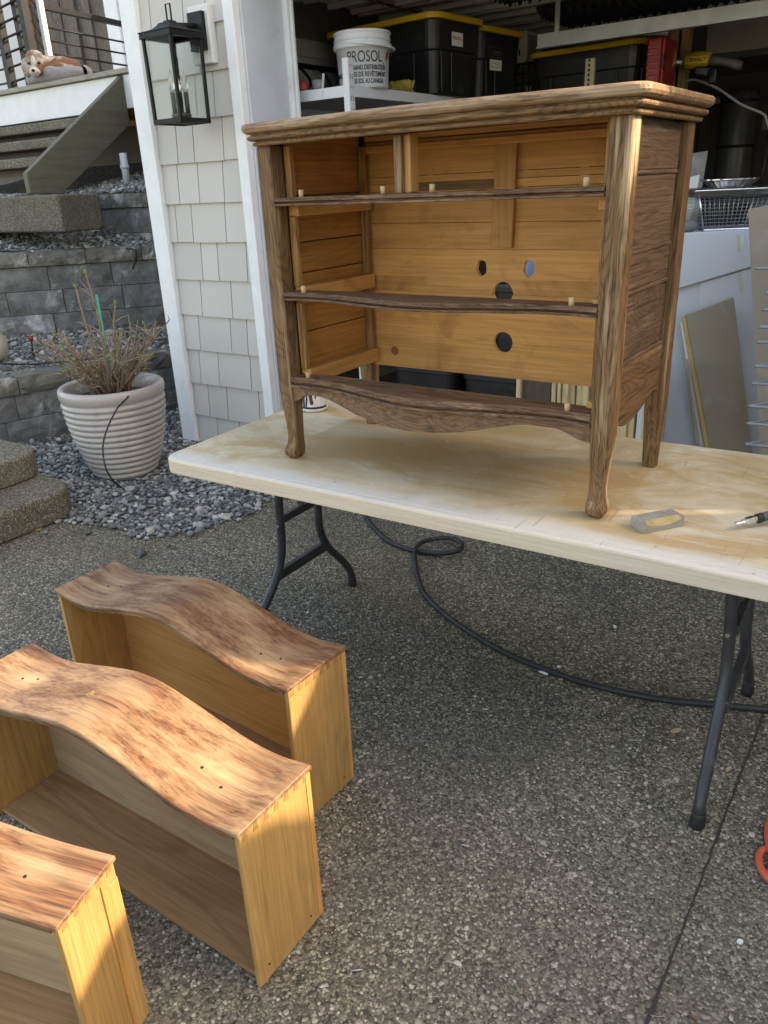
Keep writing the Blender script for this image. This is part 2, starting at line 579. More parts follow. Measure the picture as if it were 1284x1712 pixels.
dark_wall = plain('garage_dark_wall', (0.16, 0.15, 0.135), 0.85, var=0.08)
door_paint = plain('overhead_door_paint', (0.52, 0.51, 0.48), 0.55, var=0.05)
foam_m = plain('charcoal_foam', (0.012, 0.012, 0.013), 0.9)
plank_m = wood('weathered_plank', 'Z', (0.075, 0.062, 0.052), (0.17, 0.145, 0.125), (0.30, 0.27, 0.24), 0.5, 0.4, 14,
               wear=((0.20, 0.115, 0.06), 0.52, 0.7, 1.0), rough=0.8)
plank_warm = wood('brown_plank', 'Z', (0.12, 0.055, 0.025), (0.22, 0.11, 0.05), (0.30, 0.17, 0.085), 0.4, 0.4, 14, rough=0.8)
olive_board = wood('olive_painted_board', 'Y', (0.135, 0.125, 0.088), (0.165, 0.155, 0.11), (0.195, 0.183, 0.135), 0.12, 0.1, 6,
                   wear=((0.30, 0.28, 0.23), 0.66, 0.80, 1.0), rough=0.7)
deck_edge = wood('deck_edge_board', 'X', (0.25, 0.23, 0.19), (0.36, 0.34, 0.28), (0.45, 0.42, 0.36), 0.2, 0.2, 8, rough=0.75)
# ------------------------------------------------------------------ measuring helper: a point of the place on a known plane
def at(px, py, axis, val):
    d = _r * ((px - 642) / 1299.3) - _u * ((py - 856) / 1299.3) + _f
    return CAM + d * ((val - CAM[axis]) / d[axis])
def atd(px, py, depth):
    d = _r * ((px - 642) / 1299.3) - _u * ((py - 856) / 1299.3) + _f
    return CAM + d * depth

# ================================================================== GROUND
mb = MB()
mb.add([(-150, -150, 0), (150, -150, 0), (150, 150, 0), (-150, 150, 0)], [(0, 1, 2, 3)])
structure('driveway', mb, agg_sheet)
mb = MB()
mb.add([(-1.58, 1.62, 0.006), (8.0, 1.62, 0.006), (8.0, 7.6, 0.006), (-2.4, 7.6, 0.006), (-2.4, 1.75, 0.006)], [(0, 1, 2, 3, 4)])
structure('garage_floor', mb, plain('garage_floor_concrete', (0.16, 0.155, 0.145), 0.7, var=0.2, vsc=3, bump=0.2))
mb = MB()
gp = [(-1.86, .40), (-1.62, .47), (-1.36, .44), (-1.20, .62), (-1.12, .88), (-1.20, 1.20), (-1.56, 1.58), (-2.35, 1.60), (-2.35, 2.6), (-3.6, 2.6), (-3.6, .2), (-1.9, .2)]
mb.add([(x, y, 0.005) for x, y in gp], [tuple(range(len(gp)))])
structure('gravel_path', mb, gravel_bed)
# control joint in the slab
mb = MB()
pts = [(1.268 + random.uniform(-.002, .002), -1.6 + i * 0.03) for i in range(107)]
for (x0, y0), (x1, y1) in zip(pts[:-1], pts[1:]):
    w0 = 0.0016 + abs(mnoise.noise(Vector((0, y0*3.1, 5)))) * .0045 + random.uniform(0, .0012)
    mb.add([(x0 - w0, y0, .003), (x0 + w0, y0, .003), (x1 + w0, y1, .003), (x1 - w0, y1, .003)], [(0, 1, 2, 3)])
structure('slab_joint', mb, plain('joint_dirt', (0.045, 0.039, 0.031), 0.95, bump=0.5))
# exposed pebbles standing proud of the slab where the camera is close
def scatter(x0, x1, y0, y1, step, seed, jit=0.5):
    rg = np.random.default_rng(seed)
    gx, gy = np.meshgrid(np.arange(x0, x1, step), np.arange(y0, y1, step))
    P = np.stack([gx.ravel(), gy.ravel(), np.zeros(gx.size)], 1)
    P[:, :2] += rg.uniform(-jit, jit, (len(P), 2)) * step
    return P, rg
P, rg = scatter(-0.35, 1.75, -1.35, 0.45, 0.0068, 3)
near = np.clip((0.45 - P[:, 1]) / 0.35, 0, 1)
P = P[(np.abs(P[:, 0] - 1.268) > rg.uniform(.0, .006, len(P))) & (rg.uniform(0, 1, len(P)) < 0.93 * near)]
sz = np.clip(rg.lognormal(math.log(0.0033), 0.34, len(P)), 0.0014, 0.0078)
P[:, 2] = -0.0005
pebbles('slab_pebbles', P, sz, agg_pebble, 5, flat=(0.22, 0.45), dome=True)

def inside(P, poly):
    x, y = P[:, 0], P[:, 1]
    r = np.zeros(len(P), bool)
    n = len(poly)
    for i in range(n):
        x0, y0 = poly[i]
        x1, y1 = poly[(i+1) % n]
        c = ((y0 > y) != (y1 > y)) & (x < (x1-x0)*(y-y0)/(y1-y0+1e-12)+x0)
        r ^= c
    return r
P, rg = scatter(-3.4, -0.9, 0.2, 2.4, 0.0235, 11, 0.7)
gp2 = [(-1.84, .34), (-1.6, .43), (-1.34, .40), (-1.18, .60), (-1.09, .88), (-1.16, 1.20), (-1.56, 1.60), (-2.37, 1.60), (-2.37, 2.4), (-3.3, 2.4), (-3.3, .3)]
k = inside(P, gp2)
far = rg.uniform(0, 1, len(P)) < 0.035
near_edge = inside(P, [(-1.95, .2), (-1.25, .25), (-.95, .7), (-.9, 1.5), (-1.5, 1.58), (-1.5, .5)])
P = P[k | (far & near_edge)]
P = P[~((np.abs(P[:, 0] + 2.19) < .15) & (np.abs(P[:, 1] - 1.0) < .15))]
P[:, 2] = 0.004
sz = np.clip(rg.lognormal(math.log(0.0105), 0.38, len(P)), 0.005, 0.025)
P[:, 2] += rg.uniform(0, .008, len(P))
pebbles('path_gravel', P, sz, gravel_stone, 6)

# ================================================================== TERRACES AND RETAINING WALLS
def ground_quad(name, a, b, c, d, mat, n=10):
    mb = MB()
    V = []
    for i in range(n+1):
        for j in range(n+1):
            u, v = i/n, j/n
            p = Vector(a)*(1-u)*(1-v) + Vector(b)*u*(1-v) + Vector(c)*u*v + Vector(d)*(1-u)*v
            p.z += 0.012*mnoise.noise(p*3)
            V.append(p)
    F = [(i*(n+1)+j, (i+1)*(n+1)+j, (i+1)*(n+1)+j+1, i*(n+1)+j+1) for i in range(n) for j in range(n)]
    mb.add(V, F, True)
    return structure(name, mb, mat)
def quad_stones(name, a, b, c, d, n, size, seed, mat=gravel_stone):
    rg = np.random.default_rng(seed)
    u, v = rg.uniform(0, 1, n)[:, None], rg.uniform(0, 1, n)[:, None]
    a, b, c, d = (np.array(q)[None] for q in (a, b, c, d))
    P = a*(1-u)*(1-v)+b*u*(1-v)+c*u*v+d*(1-u)*v
    P[:, 2] += rg.uniform(-.004, .008, n)
    return pebbles(name, P, np.clip(rg.lognormal(math.log(size), .35, n), .005, .03), mat, seed)
A0, A1 = Vector((-3.56, -0.25, 0)), Vector((-2.90, 2.35, 0))
B0, B1 = Vector((-4.95, 0.85, 0)), Vector((-3.42, 2.53, 0))
ta = [(A0.x-.1, A0.y, .425), (A1.x-.1, A1.y, .415), (B1.x+.2, B1.y+.1, .52), (B0.x, B0.y-.1, .54)]
ground_quad('lower_terrace', *ta, gravel_bed)
quad_stones('lower_terrace_gravel', *ta, 4200, 0.011, 21)
tb = [(B0.x-.1, B0.y+.1, 1.055), (B1.x-.1, B1.y+.1, 1.055), (-3.75, 2.9, 1.20), (-6.2, 2.5, 1.27)]
ground_quad('middle_terrace', *tb, gravel_bed)
quad_stones('middle_terrace_gravel', *tb, 3600, 0.012, 22)
tc = [(-7.0, 2.72, 1.49), (-2.42, 2.72, 1.49), (-2.42, 4.4, 1.78), (-7.0, 4.4, 1.78)]
ground_quad('upper_terrace', *tc, gravel_bed)
tc2 = [(-4.9, 2.72, 1.49), (-3.2, 2.72, 1.49), (-3.2, 3.7, 1.66), (-4.9, 3.7, 1.66)]
quad_stones('upper_terrace_gravel', *tc2, 2200, 0.014, 23)

def split_block(L, h, d, seed, ny=3, nx=6, rough=0.010):
    """block with a rough split front; local x along wall, front at y=0 facing -y"""
    mb = MB()
    rg = random.Random(seed)
    V, F = [], []
    for j in range(ny+1):
        for i in range(nx+1):
            e = 0 if (i in (0, nx) or j in (0, ny)) else 1
            V.append((L*i/nx, (0.008 if not e else rg.uniform(-rough, rough*0.5)), h*j/ny))
    for j in range(ny):
        for i in range(nx):
            a = j*(nx+1)+i
            F.append((a, a+1, a+nx+2, a+nx+1))
    mb.add(V, F)
    mb.add([(0,.008,0),(L,.008,0),(L,d,0),(0,d,0),(0,.008,h),(L,.008,h),(L,d,h),(0,d,h)],
           [(4,5,6,7),(0,4,7,3),(1,2,6,5),(2,3,7,6),(0,3,2,1)])
    return mb
def block_wall(label, P0, P1, z0, courses, h, cap_h, seed, Lb=0.43, depth=0.25, caps=True):
    d = (P1 - P0)
    L = d.length
    ang = math.atan2(d.y, d.x)
    t = thing('retaining_wall', label, 'retaining wall', (P0.x, P0.y, z0), ang, 'grey block retaining walls', local=True)
    rg = random.Random(seed)
    for c in range(courses):
        x = -rg.uniform(0.05, .35)
        while x < L:
            l = Lb*rg.uniform(.92, 1.06)
            x0, x1 = max(0, x), min(L, x+l)
            if x1-x0 > .05:
                o = split_block(x1-x0-.005, h-.004, depth, rg.random()).build('block', block_grey, t)
                o.location = (x0, rg.uniform(-.006, .006)+c*.008, c*h)
            x += l
    if caps:
        x = -rg.uniform(0.05, .3)
        while x < L:
            l = Lb*rg.uniform(.75, .95)
            x0, x1 = max(0, x), min(L, x+l)
            if x1-x0 > .05:
                o = split_block(x1-x0-.006, cap_h, depth+.03, rg.random(), 3, 6, .014).build('cap_block', block_cap, t, bevel=.018)
                o.location = (x0, -.035+courses*.008, courses*h+.002)
            x += l
    return t
block_wall('low grey block wall right behind the ribbed planter', A0, A1, 0.0, 2, .165, .105, 1)
block_wall('middle grey block wall with white lime streaks under the gravel terrace', B0, B1, .50, 3, .17, .095, 2)
block_wall('tall dark block wall beneath the deck beside the house corner', Vector((-4.6, 2.66, 0)), Vector((-2.40, 2.66, 0)), .45, 5, .185, .10, 3)

def slab_poly(x0, x1, y0, y1, r, n=6):
    """plan with the +y,+x corner rounded"""
    p = [(x0, y0), (x1, y0)]
    for i in range(n+1):
        a = i/n*math.pi/2
        p.append((x1-r+r*math.cos(a), y1-r+r*math.sin(a)))
    p.append((x0, y1))
    return p
for lab, a, z0, z1 in (('lowest concrete step rising from the driveway edge', (-2.5, -1.88, -1.2, .50, .16), 0.0, .15),
                       ('second concrete step at the left edge', (-3.0, -2.16, -1.2, .53, .16), .15, .280)):
    mb = MB()
    mb.prism(slab_poly(*a), 'Z', z0 + .001, z1)
    single('concrete_step', mb, conc_step, lab, 'step', (a[1]-.2, 0, z0), 'concrete steps', bevel=.018, seg=3)
mb = MB()
mb.prism(slab_poly(-5.6, -3.86, 2.02, 2.40, .06), 'Z', 1.235, 1.492)
single('landing_slab', mb, conc_step, 'thick aggregate slab on the gravel at the foot of the wooden stair', 'step', (-4.4, 2.2, 1.235), bevel=.02, seg=3)
quad_stones('landing_gravel', (-6, 2.42, 1.49), (-4.75, 2.42, 1.49), (-4.75, 2.62, 1.5), (-6, 2.62, 1.5), 300, .014, 29)

# ================================================================== DECK, STAIR, RAILING, DOG
deck = thing('deck', 'raised deck with white fascia board above the stair', 'deck', (-5, 4.6, 2.14))
mb = MB(); mb.rng(-9.5, -2.40, 3.30, 3.335, 2.145, 2.395); mb.build('fascia', white_trim, deck, bevel=.004)
for i in range(9):
    mb = MB(); mb.rng(-9.5, -2.40, 3.26+i*.325, 3.26+i*.325+.315, 2.400, 2.438)
    mb.build('deck_board', deck_edge, deck, bevel=.004)
for i in range(7):
    mb = MB(); mb.rng(-8.6+i*1.0, -8.56+i*1.0, 3.34, 6.1, 2.16, 2.395); mb.build('joist', stud, deck)
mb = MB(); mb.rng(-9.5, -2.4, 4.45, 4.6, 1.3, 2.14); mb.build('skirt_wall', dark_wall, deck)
stair = thing('wooden_stair', 'olive painted stair with thick grey treads up to the deck', 'stair', (-5.2, 2.8, 1.49))
mb = MB()
mb.prism([(2.24, 1.655), (2.24, 1.505), (2.52, 1.496), (3.298, 2.02), (3.298, 2.395)], 'X', -4.58, -4.52)
# the long top edge from the rail end up to the fascia
mb.build('stringer', olive_board, stair, bevel=.006)
mb = MB()
mb.prism([(2.24, 1.655), (2.24, 1.505), (2.52, 1.496), (3.298, 2.02), (3.298, 2.395)], 'X', -7.2, -7.14)
mb.build('stringer', olive_board, stair, bevel=.006)
for (y, z) in ((2.62, 1.79), (2.85, 1.945), (3.08, 2.10)):
    mb = MB()
    mb.prism(slab_poly(-7.12, -4.60, y-.02, y+.27, .04), 'Z', z-.075, z)
    mb.build('tread', conc_step, stair, bevel=.012)
    mb = MB(); mb.rng(-7.1, -4.62, y+.17, y+.2, z-.13, z-.077); mb.build('riser_block', dark_wall, stair)
# shadowed supports under the deck
p = at(206, 262, 1, 3.05)
pipe = thing('drain_pipe', 'short white plastic pipe under the deck', 'pipe', (p.x, 3.05, 1.55))
MB().lathe([(.030, 0), (.030, .24)], 14, (p.x, 3.05, 1.55)).build('pipe', jamb_paint, pipe)
MB().lathe([(.038, .12), (.038, .15)], 14, (p.x, 3.05, 1.55)).build('collar', jamb_paint, pipe)
mb = MB(); mb.rng(-3.95, -3.55, 3.4, 3.5, 1.75, 2.1)
single('electrical_box', mb, plain('grey_box', (0.42, 0.44, 0.46), .6), 'plain grey panel under the deck beside the house corner', 'panel', (-3.75, 3.4, 1.75), bevel=.01)

rail = thing('deck_railing', 'black metal deck railing with horizontal bars running back from the dog', 'railing', (-7.1, 5.1, 2.44))
ra, rb = Vector((-7.06, 4.37, 0)), Vector((-7.34, 5.90, 0))
for p in (ra, rb):
    MB().rng(p.x-.035, p.x+.035, p.y-.035, p.y+.035, 2.44, 3.36).build('post', black_metal, rail)
MB().bar((ra.x, ra.y, 3.375), (rb.x, rb.y, 3.375), .07, .05).build('top_rail', black_metal, rail)
for i in range(6):
    z = 2.56 + i*.125
    MB().tube([(ra.x, ra.y, z), (rb.x, rb.y, z)], .011, 6).build('bar', black_metal, rail)
rail2 = thing('deck_railing', 'black metal railing posts with crossing bars at the left edge of the deck', 'railing', (-6.6, 3.7, 2.44))
q = [(-6.02, 3.50), (-6.30, 3.62), (-6.62, 3.62), (-7.9, 3.62)]
for x, y in q:
    MB().rng(x-.035, x+.035, y-.035, y+.035, 2.44, 3.6).build('post', black_metal, rail2)
for i in range(8):
    z = 2.56 + i*.125
    MB().tube([(-6.02, 3.50, z), (-6.62, 3.62, z), (-8.6, 3.62, z)], .011, 6).build('bar', black_metal, rail2)
    if i % 1 == 0:
        MB().tube([(-6.04, 3.52, z+.03), (-7.06, 4.37, z+.03)], .009, 6).build('bar', black_metal, rail2)
mb = MB(); mb.rng(-6.16, -6.11, 3.74, 3.79, 2.44, 3.7)
single('white_post', mb, white_trim, 'slim white post beside the dog behind the black railing', 'post', (-6.13, 3.76, 2.44), bevel=.004)
mb = MB(); mb.rng(-7.62, -7.5, 3.9, 3.98, 2.44, 3.9)
single('white_post', mb, white_trim, 'white post at the far left behind the black railing', 'post', (-7.55, 3.94, 2.44), bevel=.004)

fence = thing('plank_fence', 'weathered upright plank fence behind the deck railing', 'fence', (-9.4, 7.0, 2.44))
x = -11.2
i = 0
while x < -8.55:
    w = random.uniform(.15, .21)
    mb = MB(); mb.rng(x, x+w-.008, 7.0+(.03 if i % 2 else -.005)+random.uniform(-.01, .01), 7.06, 2.2, 4.9)
    warm = x > -9.0 or x < -10.95
    mb.build('plank', plank_warm if warm else plank_m, fence)
    x += w
    i += 1
fw_ = None
bh = thing('neighbour_house', 'pale shingled house wall with white corner board beyond the deck', 'house', (-7.6, 6.6, 2.2))
MB().rng(-8.5, -2.4, 6.56, 6.9, 1.8, 5.2).build('wall', shingle_far, bh)
MB().rng(-17, -9.0, 7.35, 7.5, 1.8, 5.4).build('wall', shingle_far, bh)
MB().rng(-8.62, -8.36, 6.50, 6.555, 1.9, 5.2).build('corner_board', white_trim, bh, bevel=.006)
rg2 = random.Random(5)
for r in range(7):
    x = -8.36 + rg2.uniform(-.1, 0)
    z = 2.35 + r*.30
    while x < -7.0:
        w = rg2.uniform(.2, .36)
        x0 = max(x, -8.355)
        if x+w-x0 > .05:
            mb = MB(); mb.prism([(6.556, z), (6.528, z), (6.546, z+.31), (6.556, z+.31)], 'X', x0, x+w-.008)
            mb.build('shingle', shingle_far, bh)
        x += w
p1, p2 = at(60, 0, 0, -8.3), at(45, 140, 0, -8.3)
mb = MB(); mb.rng(-9.2, -8.3, 3.6, 3.7, 2.44, 4.4)

# dog bed and dog
bed = thing('dog_bed', 'grey bolster dog bed at the edge of the deck', 'dog bed', (-5.58, 3.42, 2.44))
mb = MB()
rings = []
for k in range(25):
    a = k/24*2*math.pi
    rings.append(Vector((-5.60+.36*math.cos(a), 3.44+.14*math.sin(a), 2.495)))
mb.tube(rings, [.058+.012*math.sin(7*k) for k in range(25)], 10, caps=False)
grey_plush = plain('grey_plush', (0.30, 0.285, 0.285), .95, var=.15, vsc=30, bump=.5)
mb.build('bolster', grey_plush, bed)
MB().loft([[(-5.60+rx*math.cos(k/12*math.pi), 3.44+ry*math.sin(k/12*math.pi), z) for k in range(24)] for rx, ry, z in ((.33, .11, 2.441), (.36, .135, 2.47), (.34, .12, 2.52))]).build('cushion', plain('pale_fleece', (.55, .53, .50), .95, bump=.5), bed)
def fur(name):
    s = NT(name)
    co = s.coords(jitter=False)
    br = s.ramp(s.noise(s.map(co, (1, 1, 1), (4.1, 0, 0)), 5.2, 3, .5, .4), [(.44, 0.0), (.53, 1.0)])
    col = s.mix(br, (0.55, 0.47, 0.40), (0.25, 0.115, 0.052))
    n = s.noise(co, 60, 4, .7)
    col = s.mix(1.0, col, s.ramp(n, [(.3, .7), (.7, 1.15)]), 'MULTIPLY')
    return s.done(col, .9, s.bump(n, .9, .01))
dog = thing('dog', 'curly brown and white dog lying with its head over the bed rim', 'dog', (-5.6, 3.42, 2.5))
def blob(mb, c, r, n=14):
    prof = []
    for i in range(n+1):
        a = -math.pi/2 + math.pi*i/n
        prof.append((max(1e-4, math.cos(a)), math.sin(a)))
    o = len(mb.v)
    mb.lathe(prof, 20)
    for i in range(o, len(mb.v)):
        v = Vector(mb.v[i])
        k = 1 + .09*mnoise.noise(v*4+Vector(c)*9)
        mb.v[i] = (c[0]+v.x*r[0]*k, c[1]+v.y*r[1]*k, c[2]+v.z*r[2]*k)
hd = at(61, 109, 1, 3.25)
fdv, rtv, upv_ = Vector((.70, -.70, -.14)).normalized(), Vector((.71, .71, 0)), Vector((0, 0, 1))
def HP(r, f, u): return tuple(hd+rtv*r+fdv*f+upv_*u)
mb = MB()
for c, r in (((-5.52, 3.42, 2.57), (.20, .10, .080)), ((-5.64, 3.40, 2.585), (.13, .11, .085)), ((-5.40, 3.44, 2.55), (.11, .10, .07)),
             (tuple(hd.lerp(Vector((-5.66, 3.40, 2.59)), .5)), (.10, .10, .085)), (HP(0, 0, .0), (.092, .092, .095)), (HP(0, .085, -.04), (.055, .055, .045)),
             (HP(-.088, .0, -.02), (.036, .045, .08)), (HP(.088, .0, -.02), (.036, .045, .09)),
             (HP(0, .02, .08), (.075, .07, .04)), ((-5.42, 3.33, 2.54), (.12, .05, .045))):
    blob(mb, c, r)
db = mb.build('body', fur('dog_fur'), dog)
md = db.modifiers.new('remesh', 'REMESH'); md.mode = 'VOXEL'; md.voxel_size = .011; md.use_smooth_shade = True
mb = MB(); blob(mb, HP(-.004, .118, -.05), (.050, .044, .036)); blob(mb, HP(0, .104, .02), (.020, .02, .055))
mz = mb.build('muzzle', plain('white_fur', (.60, .54, .48), .95, var=.15, vsc=40, bump=.8), dog)
mb = MB(); blob(mb, HP(-.006, .162, -.038), (.016, .016, .013), 8); mb.build('nose', black_plastic, dog)
for s_ in (-1, 1):
    mb = MB(); blob(mb, HP(s_*.042, .100, .018), (.013, .013, .012), 8); mb.build('eye', black_plastic, dog)

# ================================================================== HOUSE AND GARAGE SHELL
house = thing('house', 'pale shingled house with white trim around the open garage', 'house', (-1.9, 1.75, 0))
MB().rng(-2.33, -1.56, 1.62, 1.90, 0, 5.2).build('front_wall', plain('house_wrap', (.22, .215, .20), .8), house)
MB().rng(-2.33, -2.20, 1.90, 7.4, 0, 5.2).build('side_wall', dark_wall, house)
MB().rng(-2.20, 8.0, 7.3, 7.45, 0, 5.2).build('back_wall', drywall, house)
MB().rng(8.0, 8.1, 1.9, 7.45, 0, 5.2).build('far_wall', drywall, house)
MB().rng(-2.20, 8.0, 1.91, 7.3, 2.80, 2.95).build('ceiling', drywall, house)
MB().rng(-1.56, 3.3, 1.62, 1.90, 2.62, 5.2).build('header', shingle_m, house)
MB().rng(3.3, 3.64, 1.62, 1.90, 0, 5.2).build('front_wall', shingle_m, house)
mb = MB(); mb.prism([(-3.0, 0), (-3.0, 2.45), (.30, 2.45), (.62, 2.55), (.75, 2.62), (.86, 2.645), (.97, 2.606), (1.07, 2.53), (1.25, 2.60), (1.43, 2.76), (1.55, 2.93), (1.562, 3.08), (1.580, 3.26), (1.618, 3.5), (1.618, 0)], 'X', 3.65, 3.80)
mb.build('sun_blocker_wall', shingle_m, house)  # unseen wall added to block sun, top edge shaped for the lit patches
MB().rng(-2.35, -2.235, 1.57, 1.619, .012, 5.2).build('corner_board', white_trim, house, bevel=.003)
MB().rng(-1.612, -1.545, 1.572, 1.619, .012, 2.62).build('door_casing', rough_trim, house, bevel=.004)
MB().rng(-1.558, -1.532, 1.62, 1.915, .012, 2.62).build('jamb', jamb_paint, house, bevel=.003)
MB().rng(-1.60, -1.503, 1.917, 1.935, .012, 2.62).build('weatherstrip', white_trim, house, bevel=.004)
MB().rng(-1.575, -1.49, 1.937, 1.955, .012, 2.62).build('track_angle', white_enamel, house, bevel=.003)
rg2 = random.Random(12)
x_off = [0.0, .07, .03, .10, .05, .12]
for r in range(-2, 18):
    z = .39 + .2032*r
    x = -2.234 - rg2.uniform(0.02, .15)
    while x < -1.613:
        w = rg2.choice((.13, .16, .19, .22, .245, .26))
        x0, x1 = max(x, -2.2345), min(x+w, -1.6125)
        if x1-x0 > .018:
            dz = rg2.uniform(-.002, .002)
            mb = MB(); mb.prism([(1.619, z+dz), (1.596, z+dz), (1.611, z+.206), (1.619, z+.206)], 'X', x0+.003, x1-.003)
            mb.build('shingle', shingle_m, house)
        x += w
MB().rng(-1.838, -1.700, 1.560, 1.604, 2.045, 2.295).build('light_block', plain('block_paint', (.66, .645, .61), .5, var=.03), house, bevel=.004)

# wall lantern
Lx, Ly = -1.79, 1.395
lan = thing('wall_lantern', 'tall black glass carriage lantern on the shingled wall', 'lantern', (Lx, Ly, 1.77))
hb, ht = .098, .101
zb, zt = 1.775, 2.150
mb = MB()
for sx in (-1, 1):
    for sy in (-1, 1):
        mb.bar((Lx+sx*(hb-.007), Ly+sy*(hb-.007), zb), (Lx+sx*(ht-.007), Ly+sy*(ht-.007), zt), .015, .015)
for z, hh, t in ((zb+.010, hb, .022), (zt, ht+.006, .024)):
    for s_ in (-1, 1):
        mb.rng(Lx-hh, Lx+hh, Ly+s_*(hh-.007)-.0075, Ly+s_*(hh-.007)+.0075, z-t/2, z+t/2)
        mb.rng(Lx+s_*(hh-.007)-.0075, Lx+s_*(hh-.007)+.0075, Ly-hh, Ly+hh, z-t/2, z+t/2)
mb.rng(Lx-.02, Lx+.02, Ly-.09, Ly+.09, zb+.001, zb+.008)
mb.build('frame', black_metal, lan, bevel=.0015)
mb = MB()
rr = [(ht+.010, 2.161), (ht+.010, 2.166), (.082, 2.172), (.062, 2.181), (.046, 2.194), (.038, 2.205), (.022, 2.207), (.022, 2.214)]
mb.loft([[(Lx+a*h, Ly+b*h, z) for a, b in ((-1,-1),(1,-1),(1,1),(-1,1))] for h, z in rr])
mb.build('roof', black_metal, lan, bevel=.002)
mb = MB(); mb.tube([(Lx-.015, Ly, 2.213), (Lx-.015, Ly, 2.282), (Lx+.015, Ly, 2.282), (Lx+.015, Ly, 2.213)], .0045, 6, smooth=False); mb.build('ring', black_metal, lan)
mb = MB(); mb.rng(Lx-.03, Lx+.07, 1.535, 1.5595, 2.10, 2.265); mb.build('back_plate', black_metal, lan, bevel=.003)
mb = MB(); mb.tube([(Lx, Ly+.02, 2.198), (Lx+.01, 1.50, 2.205), (Lx+.02, 1.54, 2.205)], .012, 8); mb.build('arm', black_metal, lan)
gl = NT('seeded_glass')
gl.b.inputs['Transmission Weight'].default_value = 1.0
gl.b.inputs['IOR'].default_value = 1.12
glass = gl.done((0.93, 0.95, 0.94), .03, gl.bump(gl.noise(gl.coords(), 40, 3, .5), .5, .004))
for s_ in (-1, 1):
    mb = MB(); mb.rng(Lx-hb+.014, Lx+hb-.014, Ly+s_*(hb-.008)-.001, Ly+s_*(hb-.008)+.001, zb+.021, zt-.012); mb.build('pane', glass, lan)
    mb = MB(); mb.rng(Lx+s_*(hb-.008)-.001, Lx+s_*(hb-.008)+.001, Ly-hb+.014, Ly+hb-.014, zb+.021, zt-.012); mb.build('pane', glass, lan)
candle_m = plain('dark_candle_sleeve', (.05, .047, .042), .5)
bulb_m = NT('clear_bulb'); bulb_m.b.inputs['Transmission Weight'].default_value = .75; bulb_m = bulb_m.done((.9, .88, .82), .05)
MB().lathe([(.0, 0), (.045, .0), (.05, .02), (.018, .03), (.0, .032)], 16, (Lx, Ly, zb+.022)).build('socket_base', candle_m, lan)
for a in (0.4, 2.5, 4.6):
    cx, cy = Lx+.036*math.cos(a), Ly+.036*math.sin(a)
    cd = MB().lathe([(.012, 0), (.012, .10)], 12, (cx, cy, zb+.035)).build('candle', candle_m, lan)
    MB().lathe([(.009, .10), (.017, .125), (.015, .15), (.006, .18), (.0005, .20)], 14, (cx, cy, zb+.035)).build('bulb', bulb_m, cd)

